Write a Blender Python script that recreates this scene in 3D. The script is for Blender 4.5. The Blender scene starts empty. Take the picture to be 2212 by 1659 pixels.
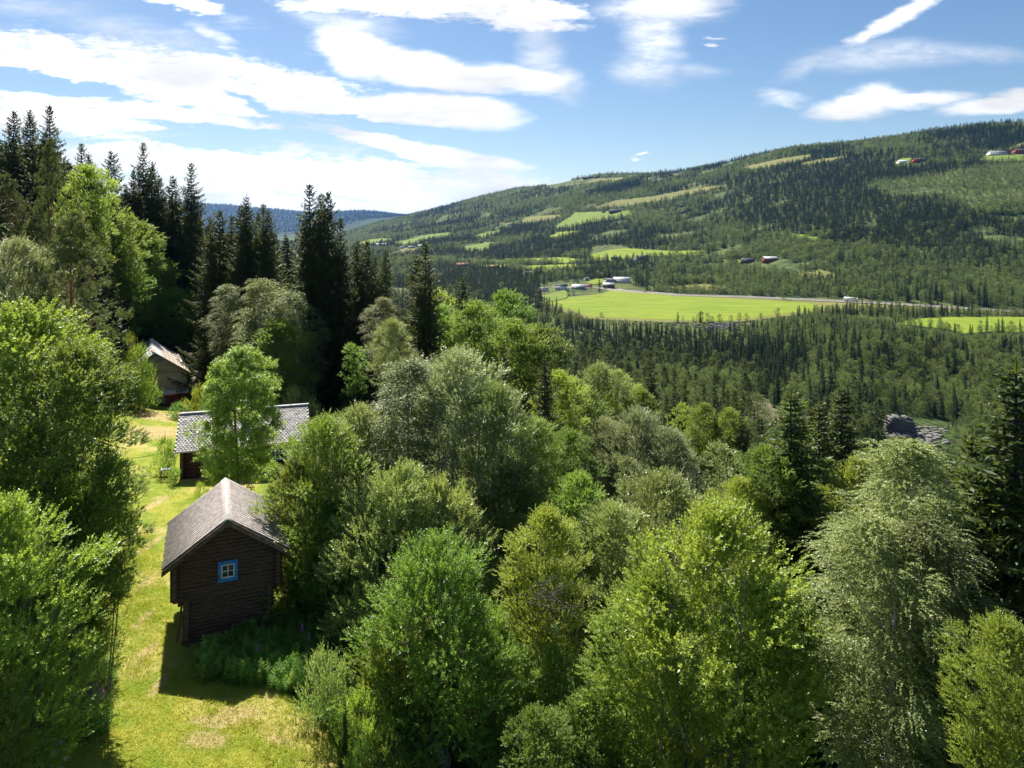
import bpy, bmesh, math, random
import numpy as np
from mathutils import Vector, Matrix
from mathutils.geometry import delaunay_2d_cdt

sc = bpy.context.scene
R_ = math.radians
# ------------------------------------------------------------------ camera, light, sky
F = 1536.0                      # focal length in units of a 2212-wide picture
CX, HY = 1106.0, 490.0          # optical axis column and horizon row of that picture
cam_d = bpy.data.cameras.new("camera"); cam = bpy.data.objects.new("camera", cam_d)
sc.collection.objects.link(cam); sc.camera = cam
cam.location = (0, 0, 0); cam.rotation_euler = (R_(90), 0, 0)
cam_d.sensor_width = 36; cam_d.lens = 36*F/2212
cam_d.shift_y = -(829.5-HY)/2212
cam_d.clip_start = 0.5; cam_d.clip_end = 60000

SUN_AZ, SUN_EL = -24.0, 50.0    # degrees; azimuth from +Y towards +X
sdir = Vector((math.sin(R_(SUN_AZ))*math.cos(R_(SUN_EL)), math.cos(R_(SUN_AZ))*math.cos(R_(SUN_EL)), math.sin(R_(SUN_EL))))
sun_d = bpy.data.lights.new("sun", 'SUN'); sun = bpy.data.objects.new("sun", sun_d)
sc.collection.objects.link(sun)
sun_d.energy = 5.0; sun_d.angle = R_(0.5); sun_d.color = (1.0, 0.95, 0.84)
sun.rotation_euler = sdir.to_track_quat('Z', 'Y').to_euler()
sun.location = (0, 0, 500)
sc.view_settings.view_transform = 'Standard'; sc.view_settings.look = 'None'
sc.view_settings.exposure = 1.25; sc.view_settings.gamma = 1.0
sc.view_settings.use_curve_mapping = False
sc.cycles.max_bounces = 6; sc.cycles.diffuse_bounces = 2; sc.cycles.glossy_bounces = 2
sc.cycles.transmission_bounces = 4; sc.cycles.transparent_max_bounces = 4; sc.cycles.volume_bounces = 0
sc.cycles.use_denoising = True
sc.cycles.sample_clamp_indirect = 6

# ------------------------------------------------------------------ node helpers
class NT:
    def __init__(s, tree): s.t = tree; s.n = tree.nodes; s.l = tree.links
    def add(s, typ, **kw):
        nd = s.n.new(typ)
        for k, v in kw.items(): setattr(nd, k, v)
        return nd
    def put(s, sock, v):
        if isinstance(v, bpy.types.NodeSocket): s.l.new(v, sock)
        elif v is not None: sock.default_value = v
    def math(s, op, a, b=None, c=None, clamp=False):
        nd = s.add('ShaderNodeMath', operation=op); nd.use_clamp = clamp
        for i, v in enumerate((a, b, c)):
            if v is not None: s.put(nd.inputs[i], v)
        return nd.outputs[0]
    def vmath(s, op, a, b=None, scale=None):
        nd = s.add('ShaderNodeVectorMath', operation=op)
        s.put(nd.inputs[0], a)
        if b is not None: s.put(nd.inputs[1], b)
        if scale is not None: s.put(nd.inputs['Scale'], scale)
        return nd.outputs['Value'] if op in ('LENGTH', 'DOT_PRODUCT', 'DISTANCE') else nd.outputs[0]
    def mapr(s, v, a, b, c, d, smooth=True):
        nd = s.add('ShaderNodeMapRange', interpolation_type='SMOOTHSTEP' if smooth else 'LINEAR')
        for i, x in enumerate((v, a, b, c, d)): s.put(nd.inputs[i], x)
        return nd.outputs[0]
    def mix(s, f, a, b, blend='MIX'):
        nd = s.add('ShaderNodeMix', data_type='RGBA', blend_type=blend)
        s.put(nd.inputs[0], f); s.put(nd.inputs[6], a); s.put(nd.inputs[7], b)
        return nd.outputs[2]
    def noise(s, vec, scale, detail=4, rough=.55, dist=0, w=None):
        nd = s.add('ShaderNodeTexNoise')
        if vec is not None: s.l.new(vec, nd.inputs['Vector'])
        nd.inputs['Scale'].default_value = scale; nd.inputs['Detail'].default_value = detail
        nd.inputs['Roughness'].default_value = rough; nd.inputs['Distortion'].default_value = dist
        return nd
    def combine(s, x, y, z):
        nd = s.add('ShaderNodeCombineXYZ')
        for i, v in enumerate((x, y, z)): s.put(nd.inputs[i], v)
        return nd.outputs[0]
    def mapping(s, vec, loc=(0,0,0), rot=(0,0,0), scl=(1,1,1), typ='POINT'):
        nd = s.add('ShaderNodeMapping', vector_type=typ)
        s.l.new(vec, nd.inputs[0]); nd.inputs[1].default_value = loc
        nd.inputs[2].default_value = rot; nd.inputs[3].default_value = scl
        return nd.outputs[0]

def rgba(c): return (c[0], c[1], c[2], 1.0)

# ------------------------------------------------------------------ world: sky and clouds
def build_world():
    w = bpy.data.worlds.new("World"); sc.world = w; w.use_nodes = True
    T = NT(w.node_tree); T.n.clear()
    out = T.add('ShaderNodeOutputWorld'); bg = T.add('ShaderNodeBackground')
    T.l.new(bg.outputs[0], out.inputs[0]); bg.inputs[1].default_value = 0.047
    sky = T.add('ShaderNodeTexSky', sky_type='NISHITA'); sky.sun_disc = False
    sky.sun_elevation = R_(SUN_EL); sky.sun_rotation = R_(SUN_AZ)
    sky.altitude = 400; sky.air_density = 1.0; sky.dust_density = 0.6; sky.ozone_density = 1.5
    tc = T.add('ShaderNodeTexCoord')
    sep = T.add('ShaderNodeSeparateXYZ'); T.l.new(tc.outputs['Generated'], sep.inputs[0])
    x, y, z = sep.outputs
    ya = T.math('MAXIMUM', T.math('ABSOLUTE', y), 0.06)
    u = T.math('DIVIDE', x, ya); v = T.math('DIVIDE', z, ya)
    P = T.combine(u, v, 0.0)
    # large soft warp + fine ragged warp (stretched along the bands)
    Ps = T.mapping(P, rot=(0, 0, R_(8)), scl=(1.0, 3.2, 1))
    n1 = T.noise(Ps, 4.0, 3, .5); n2 = T.noise(Ps, 16.0, 6, .62)
    w1 = T.vmath('SCALE', T.vmath('SUBTRACT', n1.outputs['Color'], (.5, .5, .5)), scale=0.10)
    w2 = T.vmath('SCALE', T.vmath('SUBTRACT', n2.outputs['Color'], (.5, .5, .5)), scale=0.06)
    Pw = T.vmath('MULTIPLY', T.vmath('ADD', w1, w2), (1, .45, 0))
    Q = T.vmath('ADD', P, Pw)
    Qs = T.vmath('ADD', P, T.vmath('SCALE', Pw, scale=0.6))   # smooth-edged (lenticular) clouds
    # (cx, cy, half-length, half-height, tilt in degrees (down to the right +), softness, weight, smooth)
    E = [(130,128,260,42,7,.55,1,0),(420,165,300,62,10,.45,1.2,0),(300,215,400,30,4,.5,1,0),(640,205,260,52,9,.35,1.2,0),
         (930,238,205,37,6,.14,1.3,1),(170,262,260,34,6,.45,1,0),(420,268,230,26,7,.5,1,0),
         (330,345,330,26,3,.3,1,0),(640,372,470,48,4,.3,1.2,0),(720,425,470,40,3,.3,1.2,0),(960,340,180,22,9,.2,1.2,1),
         (800,312,150,22,12,.35,1,0),(1050,392,130,24,6,.3,1,1),(980,440,180,22,3,.4,1,1),
         (770,108,95,50,28,.3,1.1,1),(930,152,200,42,11,.2,1.3,1),(1110,170,140,36,8,.35,1.15,1),(1215,180,55,42,30,.9,.8,1),
         (1165,110,55,75,5,1.0,.55,1),(1120,30,145,36,6,.5,1.1,0),(900,2,260,30,2,.5,1,0),(760,45,110,34,12,1.0,.6,0),
         (1440,10,120,46,-4,.8,1.05,1),(1410,85,62,80,-10,1.0,.75,1),(1400,150,85,40,0,1.0,.6,1),(1500,150,60,16,3,1.2,.35,1),
         (1960,28,120,19,-27,.6,1.15,1),(1885,68,60,16,-34,.9,1.0,1),(1930,118,190,34,-2,1.0,.5,1),(2080,110,160,22,3,1.1,.35,1),(1760,130,90,20,-22,1.1,.4,1),
         (1700,206,60,22,8,.9,.6,0),(1858,222,100,30,-12,.5,1.2,1),(1895,205,60,26,0,.7,1.0,1),(1975,214,120,15,-3,.7,1,1),(2150,228,125,19,-3,.35,1.1,1),(2230,210,80,18,0,.5,1,1),
         (400,8,80,16,10,.6,.9,0),(450,60,60,16,15,.8,.7,0),(480,85,40,10,10,.7,.7,0),(300,70,200,30,8,1.2,.45,0),(90,20,150,30,5,1.3,.35,0),
         (1386,330,14,4,-22,.6,1,1),(1376,343,12,4,0,.8,.8,1),(1530,97,18,3,0,.8,.7,1),(1545,88,22,2.5,3,.8,.6,1)]
    G = [(130,178,190,20,9,.9,.7),(560,232,110,9,17,1,.5),(520,290,180,11,6,.8,.9),(830,275,200,12,10,.7,.8),
         (420,305,150,14,6,.8,.7),(950,295,120,14,8,.6,.8),(960,378,70,10,3,.9,.55),(830,345,70,6,4,.9,.45),(400,222,70,8,12,1,.35),
         (700,418,120,5,4,1,.4),(640,340,150,5,5,1,.25)]
    def ell(src, e):
        cx, cy, a, b, ang = e[:5]
        m = T.mapping(src, loc=((cx-CX)/F, (HY-cy)/F, 0), rot=(0, 0, R_(-ang)), scl=(a/F, b/F, 1), typ='TEXTURE')
        return T.vmath('LENGTH', m)
    rag = smo = fai = None
    for e in E:
        d = ell(Qs if e[7] else Q, e)
        if e[6] < .9 or (e[5] > .85 and e[7]):
            m = T.mapr(d, .1, 1.0+e[5]*.35, e[6], 0.0); fai = m if fai is None else T.math('MAXIMUM', fai, m)
        elif e[7]:
            m = T.mapr(d, .82-e[5]*.7, 1.1+e[5]*.5, 1.0, 0.0); smo = m if smo is None else T.math('MAXIMUM', smo, m)
        else:
            m = T.math('MULTIPLY', T.math('SUBTRACT', 1.16, d), .75); m = T.math('MINIMUM', m, .43)
            rag = m if rag is None else T.math('MAXIMUM', rag, m)
    for g in G:
        m = T.mapr(ell(Q, g), .2, 1.0+g[5]*.5, g[6]*1.1, 0.0); rag = T.math('SUBTRACT', rag, m); smo = T.math('SUBTRACT', smo, T.math('MULTIPLY', m, .8))
    n3 = T.noise(T.mapping(P, rot=(0, 0, R_(9)), scl=(1.0, 4.0, 1)), 11.0, 8, .70, .4)
    n5 = T.noise(T.mapping(P, rot=(0, 0, R_(9)), scl=(1.0, 2.6, 1)), 55.0, 4, .6)
    det = T.math('ADD', T.math('MULTIPLY', T.math('SUBTRACT', n3.outputs['Fac'], .5), 1.35), T.math('MULTIPLY', T.math('SUBTRACT', n5.outputs['Fac'], .5), .6))
    rag = T.mapr(T.math('ADD', rag, det), -.08, .42, 0, 1)
    part = T.math('MULTIPLY', T.math('MULTIPLY', smo, T.math('SUBTRACT', 1.0, smo)), 4.0, clamp=True)
    smo = T.math('ADD', smo, T.math('MULTIPLY', T.math('MULTIPLY', det, part), 1.0), clamp=True)
    fai = T.math('MULTIPLY', fai, T.mapr(T.math('ADD', det, .5), .15, .75, .45, 1.15))
    dens = T.math('MAXIMUM', T.math('MAXIMUM', rag, smo), fai)
    nb = T.noise(T.mapping(P, rot=(0,0,R_(10)), scl=(1, 4.5, 1)), 7.0, 6, .6)
    wis = T.mapr(nb.outputs['Fac'], .56, .80, 0, .55)
    dens = T.math('MAXIMUM', dens, T.math('MULTIPLY', wis, T.mapr(u, -.75, .05, 1, .0)))
    front = T.math('GREATER_THAN', y, 0.06)
    # behind and overhead: broken cloud
    n4 = T.noise(T.mapping(tc.outputs['Generated'], scl=(1.5, 1.5, 4)), 2.0, 6, .6)
    back = T.mapr(n4.outputs['Fac'], .52, .72, 0, .85)
    dens = T.math('ADD', T.math('MULTIPLY', dens, front), T.math('MULTIPLY', back, T.math('SUBTRACT', 1.0, front)))
    dens = T.math('MULTIPLY', dens, T.mapr(z, -.02, .01, 0, 1), clamp=True)
    hsv = T.add('ShaderNodeHueSaturation'); T.l.new(sky.outputs[0], hsv.inputs['Color'])
    hsv.inputs['Saturation'].default_value = 1.18
    # cloud brightness grows towards the sun
    sd = T.vmath('DOT_PRODUCT', tc.outputs['Generated'], tuple(sdir))
    glow = T.mapr(sd, .2, .95, 9.0, 13.0, False)
    nsh = T.noise(T.mapping(P, rot=(0, 0, R_(8)), scl=(1.0, 3.5, 1)), 3.2, 4, .55)
    glow = T.math('MULTIPLY', glow, T.mapr(nsh.outputs['Fac'], .34, .62, .68, 1.06))
    cc = T.vmath('SCALE', T.combine(1.0, 1.0, 1.0), scale=glow)
    T.l.new(T.mix(dens, hsv.outputs[0], cc), bg.inputs[0])
build_world()

# ------------------------------------------------------------------ noise in numpy
def _hash(ix, iy, seed):
    h = (ix.astype(np.int64)*374761393 + iy.astype(np.int64)*668265263 + seed*1442695041) & 0x7fffffff
    h = ((h ^ (h >> 13))*1274126177) & 0x7fffffff
    return ((h ^ (h >> 16)) & 0xffff)/65535.0
def vnoise(x, y, seed=0):
    ix, iy = np.floor(x), np.floor(y); fx, fy = x-ix, y-iy
    fx = fx*fx*(3-2*fx); fy = fy*fy*(3-2*fy)
    a, b = _hash(ix, iy, seed), _hash(ix+1, iy, seed)
    c, d = _hash(ix, iy+1, seed), _hash(ix+1, iy+1, seed)
    return (a*(1-fx)+b*fx)*(1-fy)+(c*(1-fx)+d*fx)*fy
def fbm(x, y, seed=0, o=4):
    s = 0; a = .5; t = 0
    for k in range(o):
        s = s+a*vnoise(x*2**k, y*2**k, seed+k*17); t += a; a *= .5
    return s/t-.5

# ------------------------------------------------------------------ terrain
ND = [20,30,35,45,62,85,98,120,160,200,300,360,420,500,560]
COLS = {
 -900:([-18,-18,-18,-17,-14,-8,-5,0,5,8,10,10,10,10,10],[(800,20),(1300,-60),(2000,-90),(3500,-95),(5500,-80),(7000,-60),(9500,330),(13000,300)]),
 0:([-19.5,-19.5,-19.5,-19,-18,-13,-10,-5,-1,1,3,3,3,2,0],[(800,0),(1300,-60),(2000,-90),(3500,-95),(5500,-80),(7000,-60),(9500,330),(13000,300)]),
 200:([-20.2,-20.3,-20.4,-20.6,-21,-21,-20,-12,-7,-5,-4,-4,-5,-8,-12],[(800,-40),(1300,-70),(2000,-90),(3500,-95),(5500,-80),(7000,-60),(9500,330),(13000,300)]),
 400:([-20.4,-20.5,-20.55,-21,-22,-23.6,-24.7,-22,-15,-12,-14,-18,-24,-32,-38],[(800,-60),(1300,-85),(2000,-95),(3500,-95),(5500,-80),(7000,-50),(9500,322),(13000,290)]),
 550:([-20.6,-20.7,-20.8,-21.3,-22.2,-22.6,-22.8,-22.5,-22,-24,-38,-47,-53,-59,-64],[(800,-75),(1300,-90),(2000,-95),(3500,-95),(5500,-80),(7000,-50),(9500,256),(13000,230)]),
 650:([-20.8,-21,-21.2,-21.7,-22.4,-22.5,-22.6,-23.5,-26,-32,-50,-58,-64,-69,-72],[(800,-80),(1300,-89),(2000,-95),(3300,-93),(5400,-70),(7000,-45),(9500,206),(13000,190)]),
 700:([-21,-21.3,-21.5,-22,-22.6,-22.6,-22.8,-25,-31,-39,-60,-68,-73,-77,-79],[(800,-84),(1200,-86),(1900,-84),(3000,-80),(5200,-48),(6800,-45),(9500,204),(13000,180)]),
 800:([-21.5,-21.9,-22.2,-23,-24,-25,-26,-30,-39,-48,-68,-73,-77,-80,-81],[(700,-82),(1100,-78),(1600,-65),(2200,-45),(4000,5),(5000,-10),(9500,204),(13000,180)]),
 900:([-22,-22.6,-23,-24,-25.5,-28,-30,-35,-46,-56,-72,-76,-80,-82,-82],[(700,-82),(1000,-76),(1500,-66),(2100,-44),(3700,72),(4400,66),(9500,140),(13000,100)]),
 1106:([-23.5,-24.5,-25,-26.5,-29,-33,-37,-44,-57,-67,-78,-82,-84,-82,-79],[(700,-77),(900,-72),(1400,-62),(2000,-15),(3300,168),(3800,170),(9500,100),(13000,60)]),
 1300:([-25,-26,-26.5,-28.5,-32,-38.5,-43,-50,-61,-70,-77,-82,-86,-87,-77],[(700,-75),(850,-74.5),(1200,-56),(1700,-8),(2900,208),(3400,208),(9000,60),(13000,20)]),
 1500:([-25.5,-27,-27.5,-30,-34,-41.5,-46,-54,-65,-72,-76,-82,-91,-86,-75],[(700,-75),(811,-75),(1100,-62),(1550,0),(2500,202),(3000,206),(9000,60),(13000,20)]),
 1700:([-26,-27.5,-28.5,-30.5,-35,-42.5,-47,-56,-67,-74,-78,-83,-89,-79,-75],[(640,-75),(745,-75),(950,-55),(1350,30),(2200,243),(2700,246),(9000,60),(13000,20)]),
 1850:([-26,-28,-29,-31,-36,-43,-48,-57,-68,-75,-80,-86,-80,-76,-75],[(620,-75),(700,-75),(850,-58),(1250,35),(2100,252),(2500,255),(9000,60),(13000,20)]),
 2212:([-26,-28,-29,-31,-37,-45,-50,-59,-70,-77,-84,-84,-78,-75,-75],[(600,-75),(635,-75),(760,-60),(1100,40),(1950,284),(2400,292),(9000,60),(13000,20)]),
 3200:([-26,-28,-29,-31,-37,-45,-50,-59,-70,-77,-84,-84,-78,-75,-75],[(580,-75),(600,-75),(700,-60),(1000,50),(1800,300),(2300,300),(9000,60),(13000,20)]),
}
_ck = sorted(COLS); CU = np.array([(k-CX)/F for k in _ck])
KD = np.array([[math.log(d) for d in ND]+[math.log(p[0]) for p in COLS[k][1]] for k in _ck])
KZ = np.array([list(COLS[k][0])+[p[1] for p in COLS[k][1]] for k in _ck], float)
NK = KD.shape[1]
def _cols(u):
    """smooth interpolation of the knot tables across columns -> (n, NK) arrays"""
    u = np.clip(u, CU[0], CU[-1]-1e-9); i = np.clip(np.searchsorted(CU, u, 'right')-1, 0, len(CU)-2)
    h = CU[i+1]-CU[i]; t = ((u-CU[i])/h)[:, None]
    def slope(A, j):
        jm, jp = np.maximum(j-1, 0), np.minimum(j+1, len(CU)-1)
        return (A[jp]-A[jm])/(CU[jp]-CU[jm])[:, None]
    out = []
    for A in (KD, KZ):
        m0, m1 = slope(A, i)*h[:, None], slope(A, i+1)*h[:, None]
        t2, t3 = t*t, t*t*t
        out.append((2*t3-3*t2+1)*A[i]+(t3-2*t2+t)*m0+(-2*t3+3*t2)*A[i+1]+(t3-t2)*m1)
    return out
def terrain(x, y):
    x = np.atleast_1d(np.asarray(x, float)); y = np.atleast_1d(np.asarray(y, float))
    res = np.empty(x.shape)
    for s in range(0, len(x), 20000):
        xs, ys = x[s:s+20000], y[s:s+20000]
        yy = np.maximum(ys, 20.0); u = xs/yy
        D, Z = _cols(u); ld = np.log(yy)
        k = np.clip((D <= ld[:, None]).sum(1)-1, 0, NK-2); r = np.arange(len(xs))
        t = np.clip((ld-D[r, k])/np.maximum(D[r, k+1]-D[r, k], 1e-6), 0, 1)
        # linear in real depth between knots, softened slightly
        d0, d1 = np.exp(D[r, k]), np.exp(D[r, k+1]); t = np.clip((yy-d0)/np.maximum(d1-d0, 1e-6), 0, 1)
        z = Z[r, k]*(1-t)+Z[r, k+1]*t
        amp = np.interp(yy, [20, 60, 110, 300, 520, 560, 760, 1000, 2500, 9000], [0.05, 0.1, 1.0, 4, 2, 0.0, 0.3, 9, 26, 60])
        sc1 = np.interp(yy, [20, 200, 1000, 9000], [9, 30, 160, 900])
        w = np.clip((yy-340)/120, 0, 1)
        z = z+amp*(fbm(xs/70.0, ys/70.0, 3, 4)*(1-w)+fbm(xs/260.0, ys/260.0, 9, 5)*w)
        res[s:s+20000] = z
    return res
def g(x, y): return float(terrain([x], [y])[0])
def px_u(px): return (px-CX)/F
def on_ground(px, py, dmin=18, dmax=14000):
    """first point of the terrain met along the ray through a photo pixel -> world x, y, z"""
    d = np.exp(np.linspace(math.log(dmin), math.log(dmax), 3000))
    u = px_u(px); zr = -(py-HY)/F*d
    below = np.nonzero(zr < terrain(u*d, d))[0]
    k = below[0] if len(below) else len(d)-1
    if k > 0:
        a, b = d[k-1], d[k]
        for _ in range(12):
            m = (a+b)/2
            if -(py-HY)/F*m < g(u*m, m): b = m
            else: a = m
        D = (a+b)/2
    else: D = d[0]
    return (u*D, D, g(u*D, D))

# ------------------------------------------------------------------ mesh helpers
COL = sc.collection
def mesh_np(name, verts, faces, mats=(), midx=None, attrs=None, smooth=False):
    """verts (n,3); faces list of (m,k) integer arrays"""
    me = bpy.data.meshes.new(name)
    verts = np.ascontiguousarray(verts, np.float32)
    if not isinstance(faces, (list, tuple)): faces = [faces]
    faces = [np.asarray(f, np.int32) for f in faces if len(f)]
    me.vertices.add(len(verts)); me.vertices.foreach_set('co', verts.ravel())
    nl = sum(f.size for f in faces); nf = sum(len(f) for f in faces)
    me.loops.add(nl); me.polygons.add(nf)
    me.loops.foreach_set('vertex_index', np.concatenate([f.ravel() for f in faces]))
    tot = np.concatenate([np.full(len(f), f.shape[1], np.int32) for f in faces])
    st = np.concatenate([[0], np.cumsum(tot)[:-1]]).astype(np.int32)
    me.polygons.foreach_set('loop_start', st)
    try: me.polygons.foreach_set('loop_total', tot)
    except Exception: pass
    for m in mats: me.materials.append(m)
    if midx is not None: me.polygons.foreach_set('material_index', np.asarray(midx, np.int32))
    if smooth: me.polygons.foreach_set('use_smooth', np.ones(nf, bool))
    if attrs:
        for k, a in attrs.items():
            at = me.attributes.new(k, 'FLOAT', 'POINT'); at.data.foreach_set('value', np.asarray(a, np.float32))
    me.update(); me.validate(verbose=False)
    return me
def link(name, me, parent=None, loc=None, rz=None):
    o = bpy.data.objects.new(name, me); COL.objects.link(o)
    if parent is not None: o.parent = parent
    if loc is not None: o.location = loc
    if rz is not None: o.rotation_euler = (0, 0, rz)
    return o
def tag(o, label=None, cat=None, group=None, kind=None):
    if label: o['label'] = label
    if cat: o['category'] = cat
    if group: o['group'] = group
    if kind: o['kind'] = kind
    return o
class MB:
    """collects shapes, builds one mesh"""
    def __init__(s): s.v = []; s.f = {}; s.n = 0; s.m = []; s.mi = {}
    def raw(s, v, f, mi=0):
        v = np.asarray(v, float); s.v.append(v)
        for face in f:
            k = len(face); s.f.setdefault(k, []).append([i+s.n for i in face]); s.mi.setdefault(k, []).append(mi)
        s.n += len(v)
    def box(s, x0, x1, y0, y1, z0, z1, mi=0, M=None):
        v = np.array([(x, y, z) for z in (z0, z1) for y in (y0, y1) for x in (x0, x1)], float)
        if M is not None: v = v@M[:3, :3].T+M[:3, 3]
        s.raw(v, [(0,2,3,1),(4,5,7,6),(0,1,5,4),(2,6,7,3),(0,4,6,2),(1,3,7,5)], mi)
    def beam(s, a, b, w, h, mi=0, up=(0,0,1)):
        a, b = np.array(a, float), np.array(b, float); d = b-a; L = np.linalg.norm(d); d /= L
        up = np.array(up, float); sd = np.cross(d, up); sd /= np.linalg.norm(sd)+1e-9; up2 = np.cross(sd, d)
        v = [a+sd*sx*w/2+up2*sz*h/2 if e == 0 else b+sd*sx*w/2+up2*sz*h/2 for e in (0, 1) for sz in (-1, 1) for sx in (-1, 1)]
        s.raw(v, [(0,1,3,2),(4,6,7,5),(0,4,5,1),(2,3,7,6),(0,2,6,4),(1,5,7,3)], mi)
    def tube(s, pts, rad, n=8, mi=0, cap=True):
        pts = np.asarray(pts, float); k = len(pts)
        rad = np.broadcast_to(np.asarray(rad, float), (k,))
        T = np.gradient(pts, axis=0); T /= np.linalg.norm(T, axis=1)[:, None]+1e-9
        ref = np.array([0, 0, 1.0]) if abs(T[0, 2]) < .8 else np.array([1.0, 0, 0])
        A = np.cross(T, ref); A /= np.linalg.norm(A, axis=1)[:, None]+1e-9; B = np.cross(T, A)
        th = np.arange(n)*2*math.pi/n
        v = (pts[:, None, :]+rad[:, None, None]*(np.cos(th)[None, :, None]*A[:, None, :]+np.sin(th)[None, :, None]*B[:, None, :])).reshape(-1, 3)
        f = [(i*n+j, i*n+(j+1) % n, (i+1)*n+(j+1) % n, (i+1)*n+j) for i in range(k-1) for j in range(n)]
        if cap: f += [tuple(range(n-1, -1, -1)), tuple((k-1)*n+j for j in range(n))]
        s.raw(v, f, mi)
    def poly(s, pts, mi=0): s.raw(pts, [tuple(range(len(pts)))], mi)
    def prism(s, outline, y0, y1, mi=0):
        """outline in (x,z), extruded along y"""
        n = len(outline); v = [(x, y0, z) for x, z in outline]+[(x, y1, z) for x, z in outline]
        f = [tuple(range(n)), tuple(range(2*n-1, n-1, -1))]+[(i, i+n, (i+1) % n+n, (i+1) % n) for i in range(n)]
        s.raw(v, f, mi)
    def build(s, name, mats, parent=None, smooth=False, loc=None, rz=None):
        ks = sorted(s.f); mi = [m for k in ks for m in s.mi[k]]
        me = mesh_np(name, np.concatenate(s.v), [np.array(s.f[k]) for k in ks], mats if isinstance(mats, (list, tuple)) else [mats], mi, smooth=smooth)
        return link(name, me, parent, loc, rz)
def empty(name, loc, rz=0):
    o = bpy.data.objects.new(name, None); COL.objects.link(o); o.location = loc; o.rotation_euler = (0, 0, rz); o.empty_display_size = .3
    return o

# ------------------------------------------------------------------ materials
MATS = {}
def new_mat(name):
    m = bpy.data.materials.new(name); m.use_nodes = True; T = NT(m.node_tree); T.n.clear()
    out = T.add('ShaderNodeOutputMaterial'); MATS[name] = m
    return m, T, out
def pbr(T, out, col, rough=.8, spec=.3, bump=None, bstr=.3, bdist=.02, metal=0):
    b = T.add('ShaderNodeBsdfPrincipled'); T.put(b.inputs['Base Color'], col); T.put(b.inputs['Roughness'], rough)
    b.inputs['Specular IOR Level'].default_value = spec; b.inputs['Metallic'].default_value = metal
    if bump is not None:
        bp = T.add('ShaderNodeBump'); bp.inputs['Strength'].default_value = bstr; bp.inputs['Distance'].default_value = bdist
        T.l.new(bump, bp.inputs['Height']); T.l.new(bp.outputs[0], b.inputs['Normal'])
    T.l.new(b.outputs[0], out.inputs[0]); return b
def simple(name, c1, c2=None, scale=3.0, rough=.8, spec=.3, stretch=(1,1,1), bstr=.0, metal=0, detail=5, lo=.35, hi=.65):
    m, T, out = new_mat(name); tc = T.add('ShaderNodeTexCoord')
    vec = T.mapping(tc.outputs['Object'], scl=stretch)
    n = T.noise(vec, scale, detail, .6)
    col = T.mix(T.mapr(n.outputs['Fac'], lo, hi, 0, 1), rgba(c1), rgba(c2 or c1))
    pbr(T, out, col, rough, spec, n.outputs['Fac'] if bstr else None, bstr, .05, metal)
    return m
def leaf_mat(name, cA, cB, trans, tfac=.42, rough=.45, spec=.4, hue=.02, val=.25):
    """cA/cB: leaf base colour range, trans: light that comes through"""
    m, T, out = new_mat(name)
    at = T.add('ShaderNodeAttribute', attribute_name='v'); oi = T.add('ShaderNodeObjectInfo')
    col = T.mix(at.outputs['Fac'], rgba(cA), rgba(cB))
    tcol = T.mix(at.outputs['Fac'], rgba([c*.8 for c in trans]), rgba(trans))
    outs = []
    for c in (col, tcol):
        h = T.add('ShaderNodeHueSaturation'); T.l.new(c, h.inputs['Color'])
        T.l.new(T.mapr(oi.outputs['Random'], 0, 1, .5-hue, .5+hue*.35, False), h.inputs['Hue'])
        rr = T.math('FRACT', T.math('MULTIPLY', oi.outputs['Random'], 7.31))
        T.l.new(T.mapr(rr, 0, 1, 1-val, 1+val, False), h.inputs['Value'])
        outs.append(h.outputs[0])
    b = T.add('ShaderNodeBsdfPrincipled'); T.l.new(outs[0], b.inputs['Base Color'])
    b.inputs['Roughness'].default_value = rough; b.inputs['Specular IOR Level'].default_value = spec
    t = T.add('ShaderNodeBsdfTranslucent'); T.l.new(outs[1], t.inputs[0])
    mx = T.add('ShaderNodeMixShader'); mx.inputs[0].default_value = tfac
    T.l.new(b.outputs[0], mx.inputs[1]); T.l.new(t.outputs[0], mx.inputs[2]); T.l.new(mx.outputs[0], out.inputs[0])
    return m

L_ALDER = leaf_mat('alder leaves', (0.075, 0.15, 0.02), (0.19, 0.3, 0.045), (0.36, 0.54, 0.06), 0.36)
L_WILLOW = leaf_mat('willow leaves', (0.12, 0.17, 0.05), (0.31, 0.37, 0.13), (0.4, 0.5, 0.1), 0.33, rough=.42, spec=.5)
L_BIRCH = leaf_mat('birch leaves', (0.1, 0.145, 0.045), (0.26, 0.305, 0.11), (0.38, 0.46, 0.1), 0.33, rough=.45, spec=.4)
L_LIME = leaf_mat('fresh leaves', (0.11, 0.18, 0.025), (0.27, 0.36, 0.055), (0.46, 0.58, 0.06), 0.38)
L_ROWAN = leaf_mat('rowan leaves', (0.1, 0.19, 0.035), (0.26, 0.4, 0.08), (0.42, 0.6, 0.09), 0.38)
L_SILVER = leaf_mat('silvery leaves', (0.17, 0.22, 0.1), (0.41, 0.46, 0.25), (0.42, 0.5, 0.16), 0.32, rough=.45, spec=.5)
L_HERB = leaf_mat('herb leaves', (0.08, 0.2, 0.03), (0.2, 0.4, 0.08), (0.36, 0.62, 0.09), 0.4)
L_SPRUCE = leaf_mat('spruce needles', (0.032, 0.05, 0.017), (0.08, 0.105, 0.03), (0.14, 0.17, 0.035), 0.28, rough=.6, spec=.25, hue=.015)
L_SPRUCE2 = leaf_mat('young spruce needles', (.035,.062,.012), (.10,.14,.025), (.20,.26,.03), .3, rough=.55, spec=.3, hue=.01)
L_PINE = leaf_mat('pine needles', (.055,.085,.028), (.12,.155,.045), (.22,.27,.06), .28, rough=.5, spec=.35, hue=.015)
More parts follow.
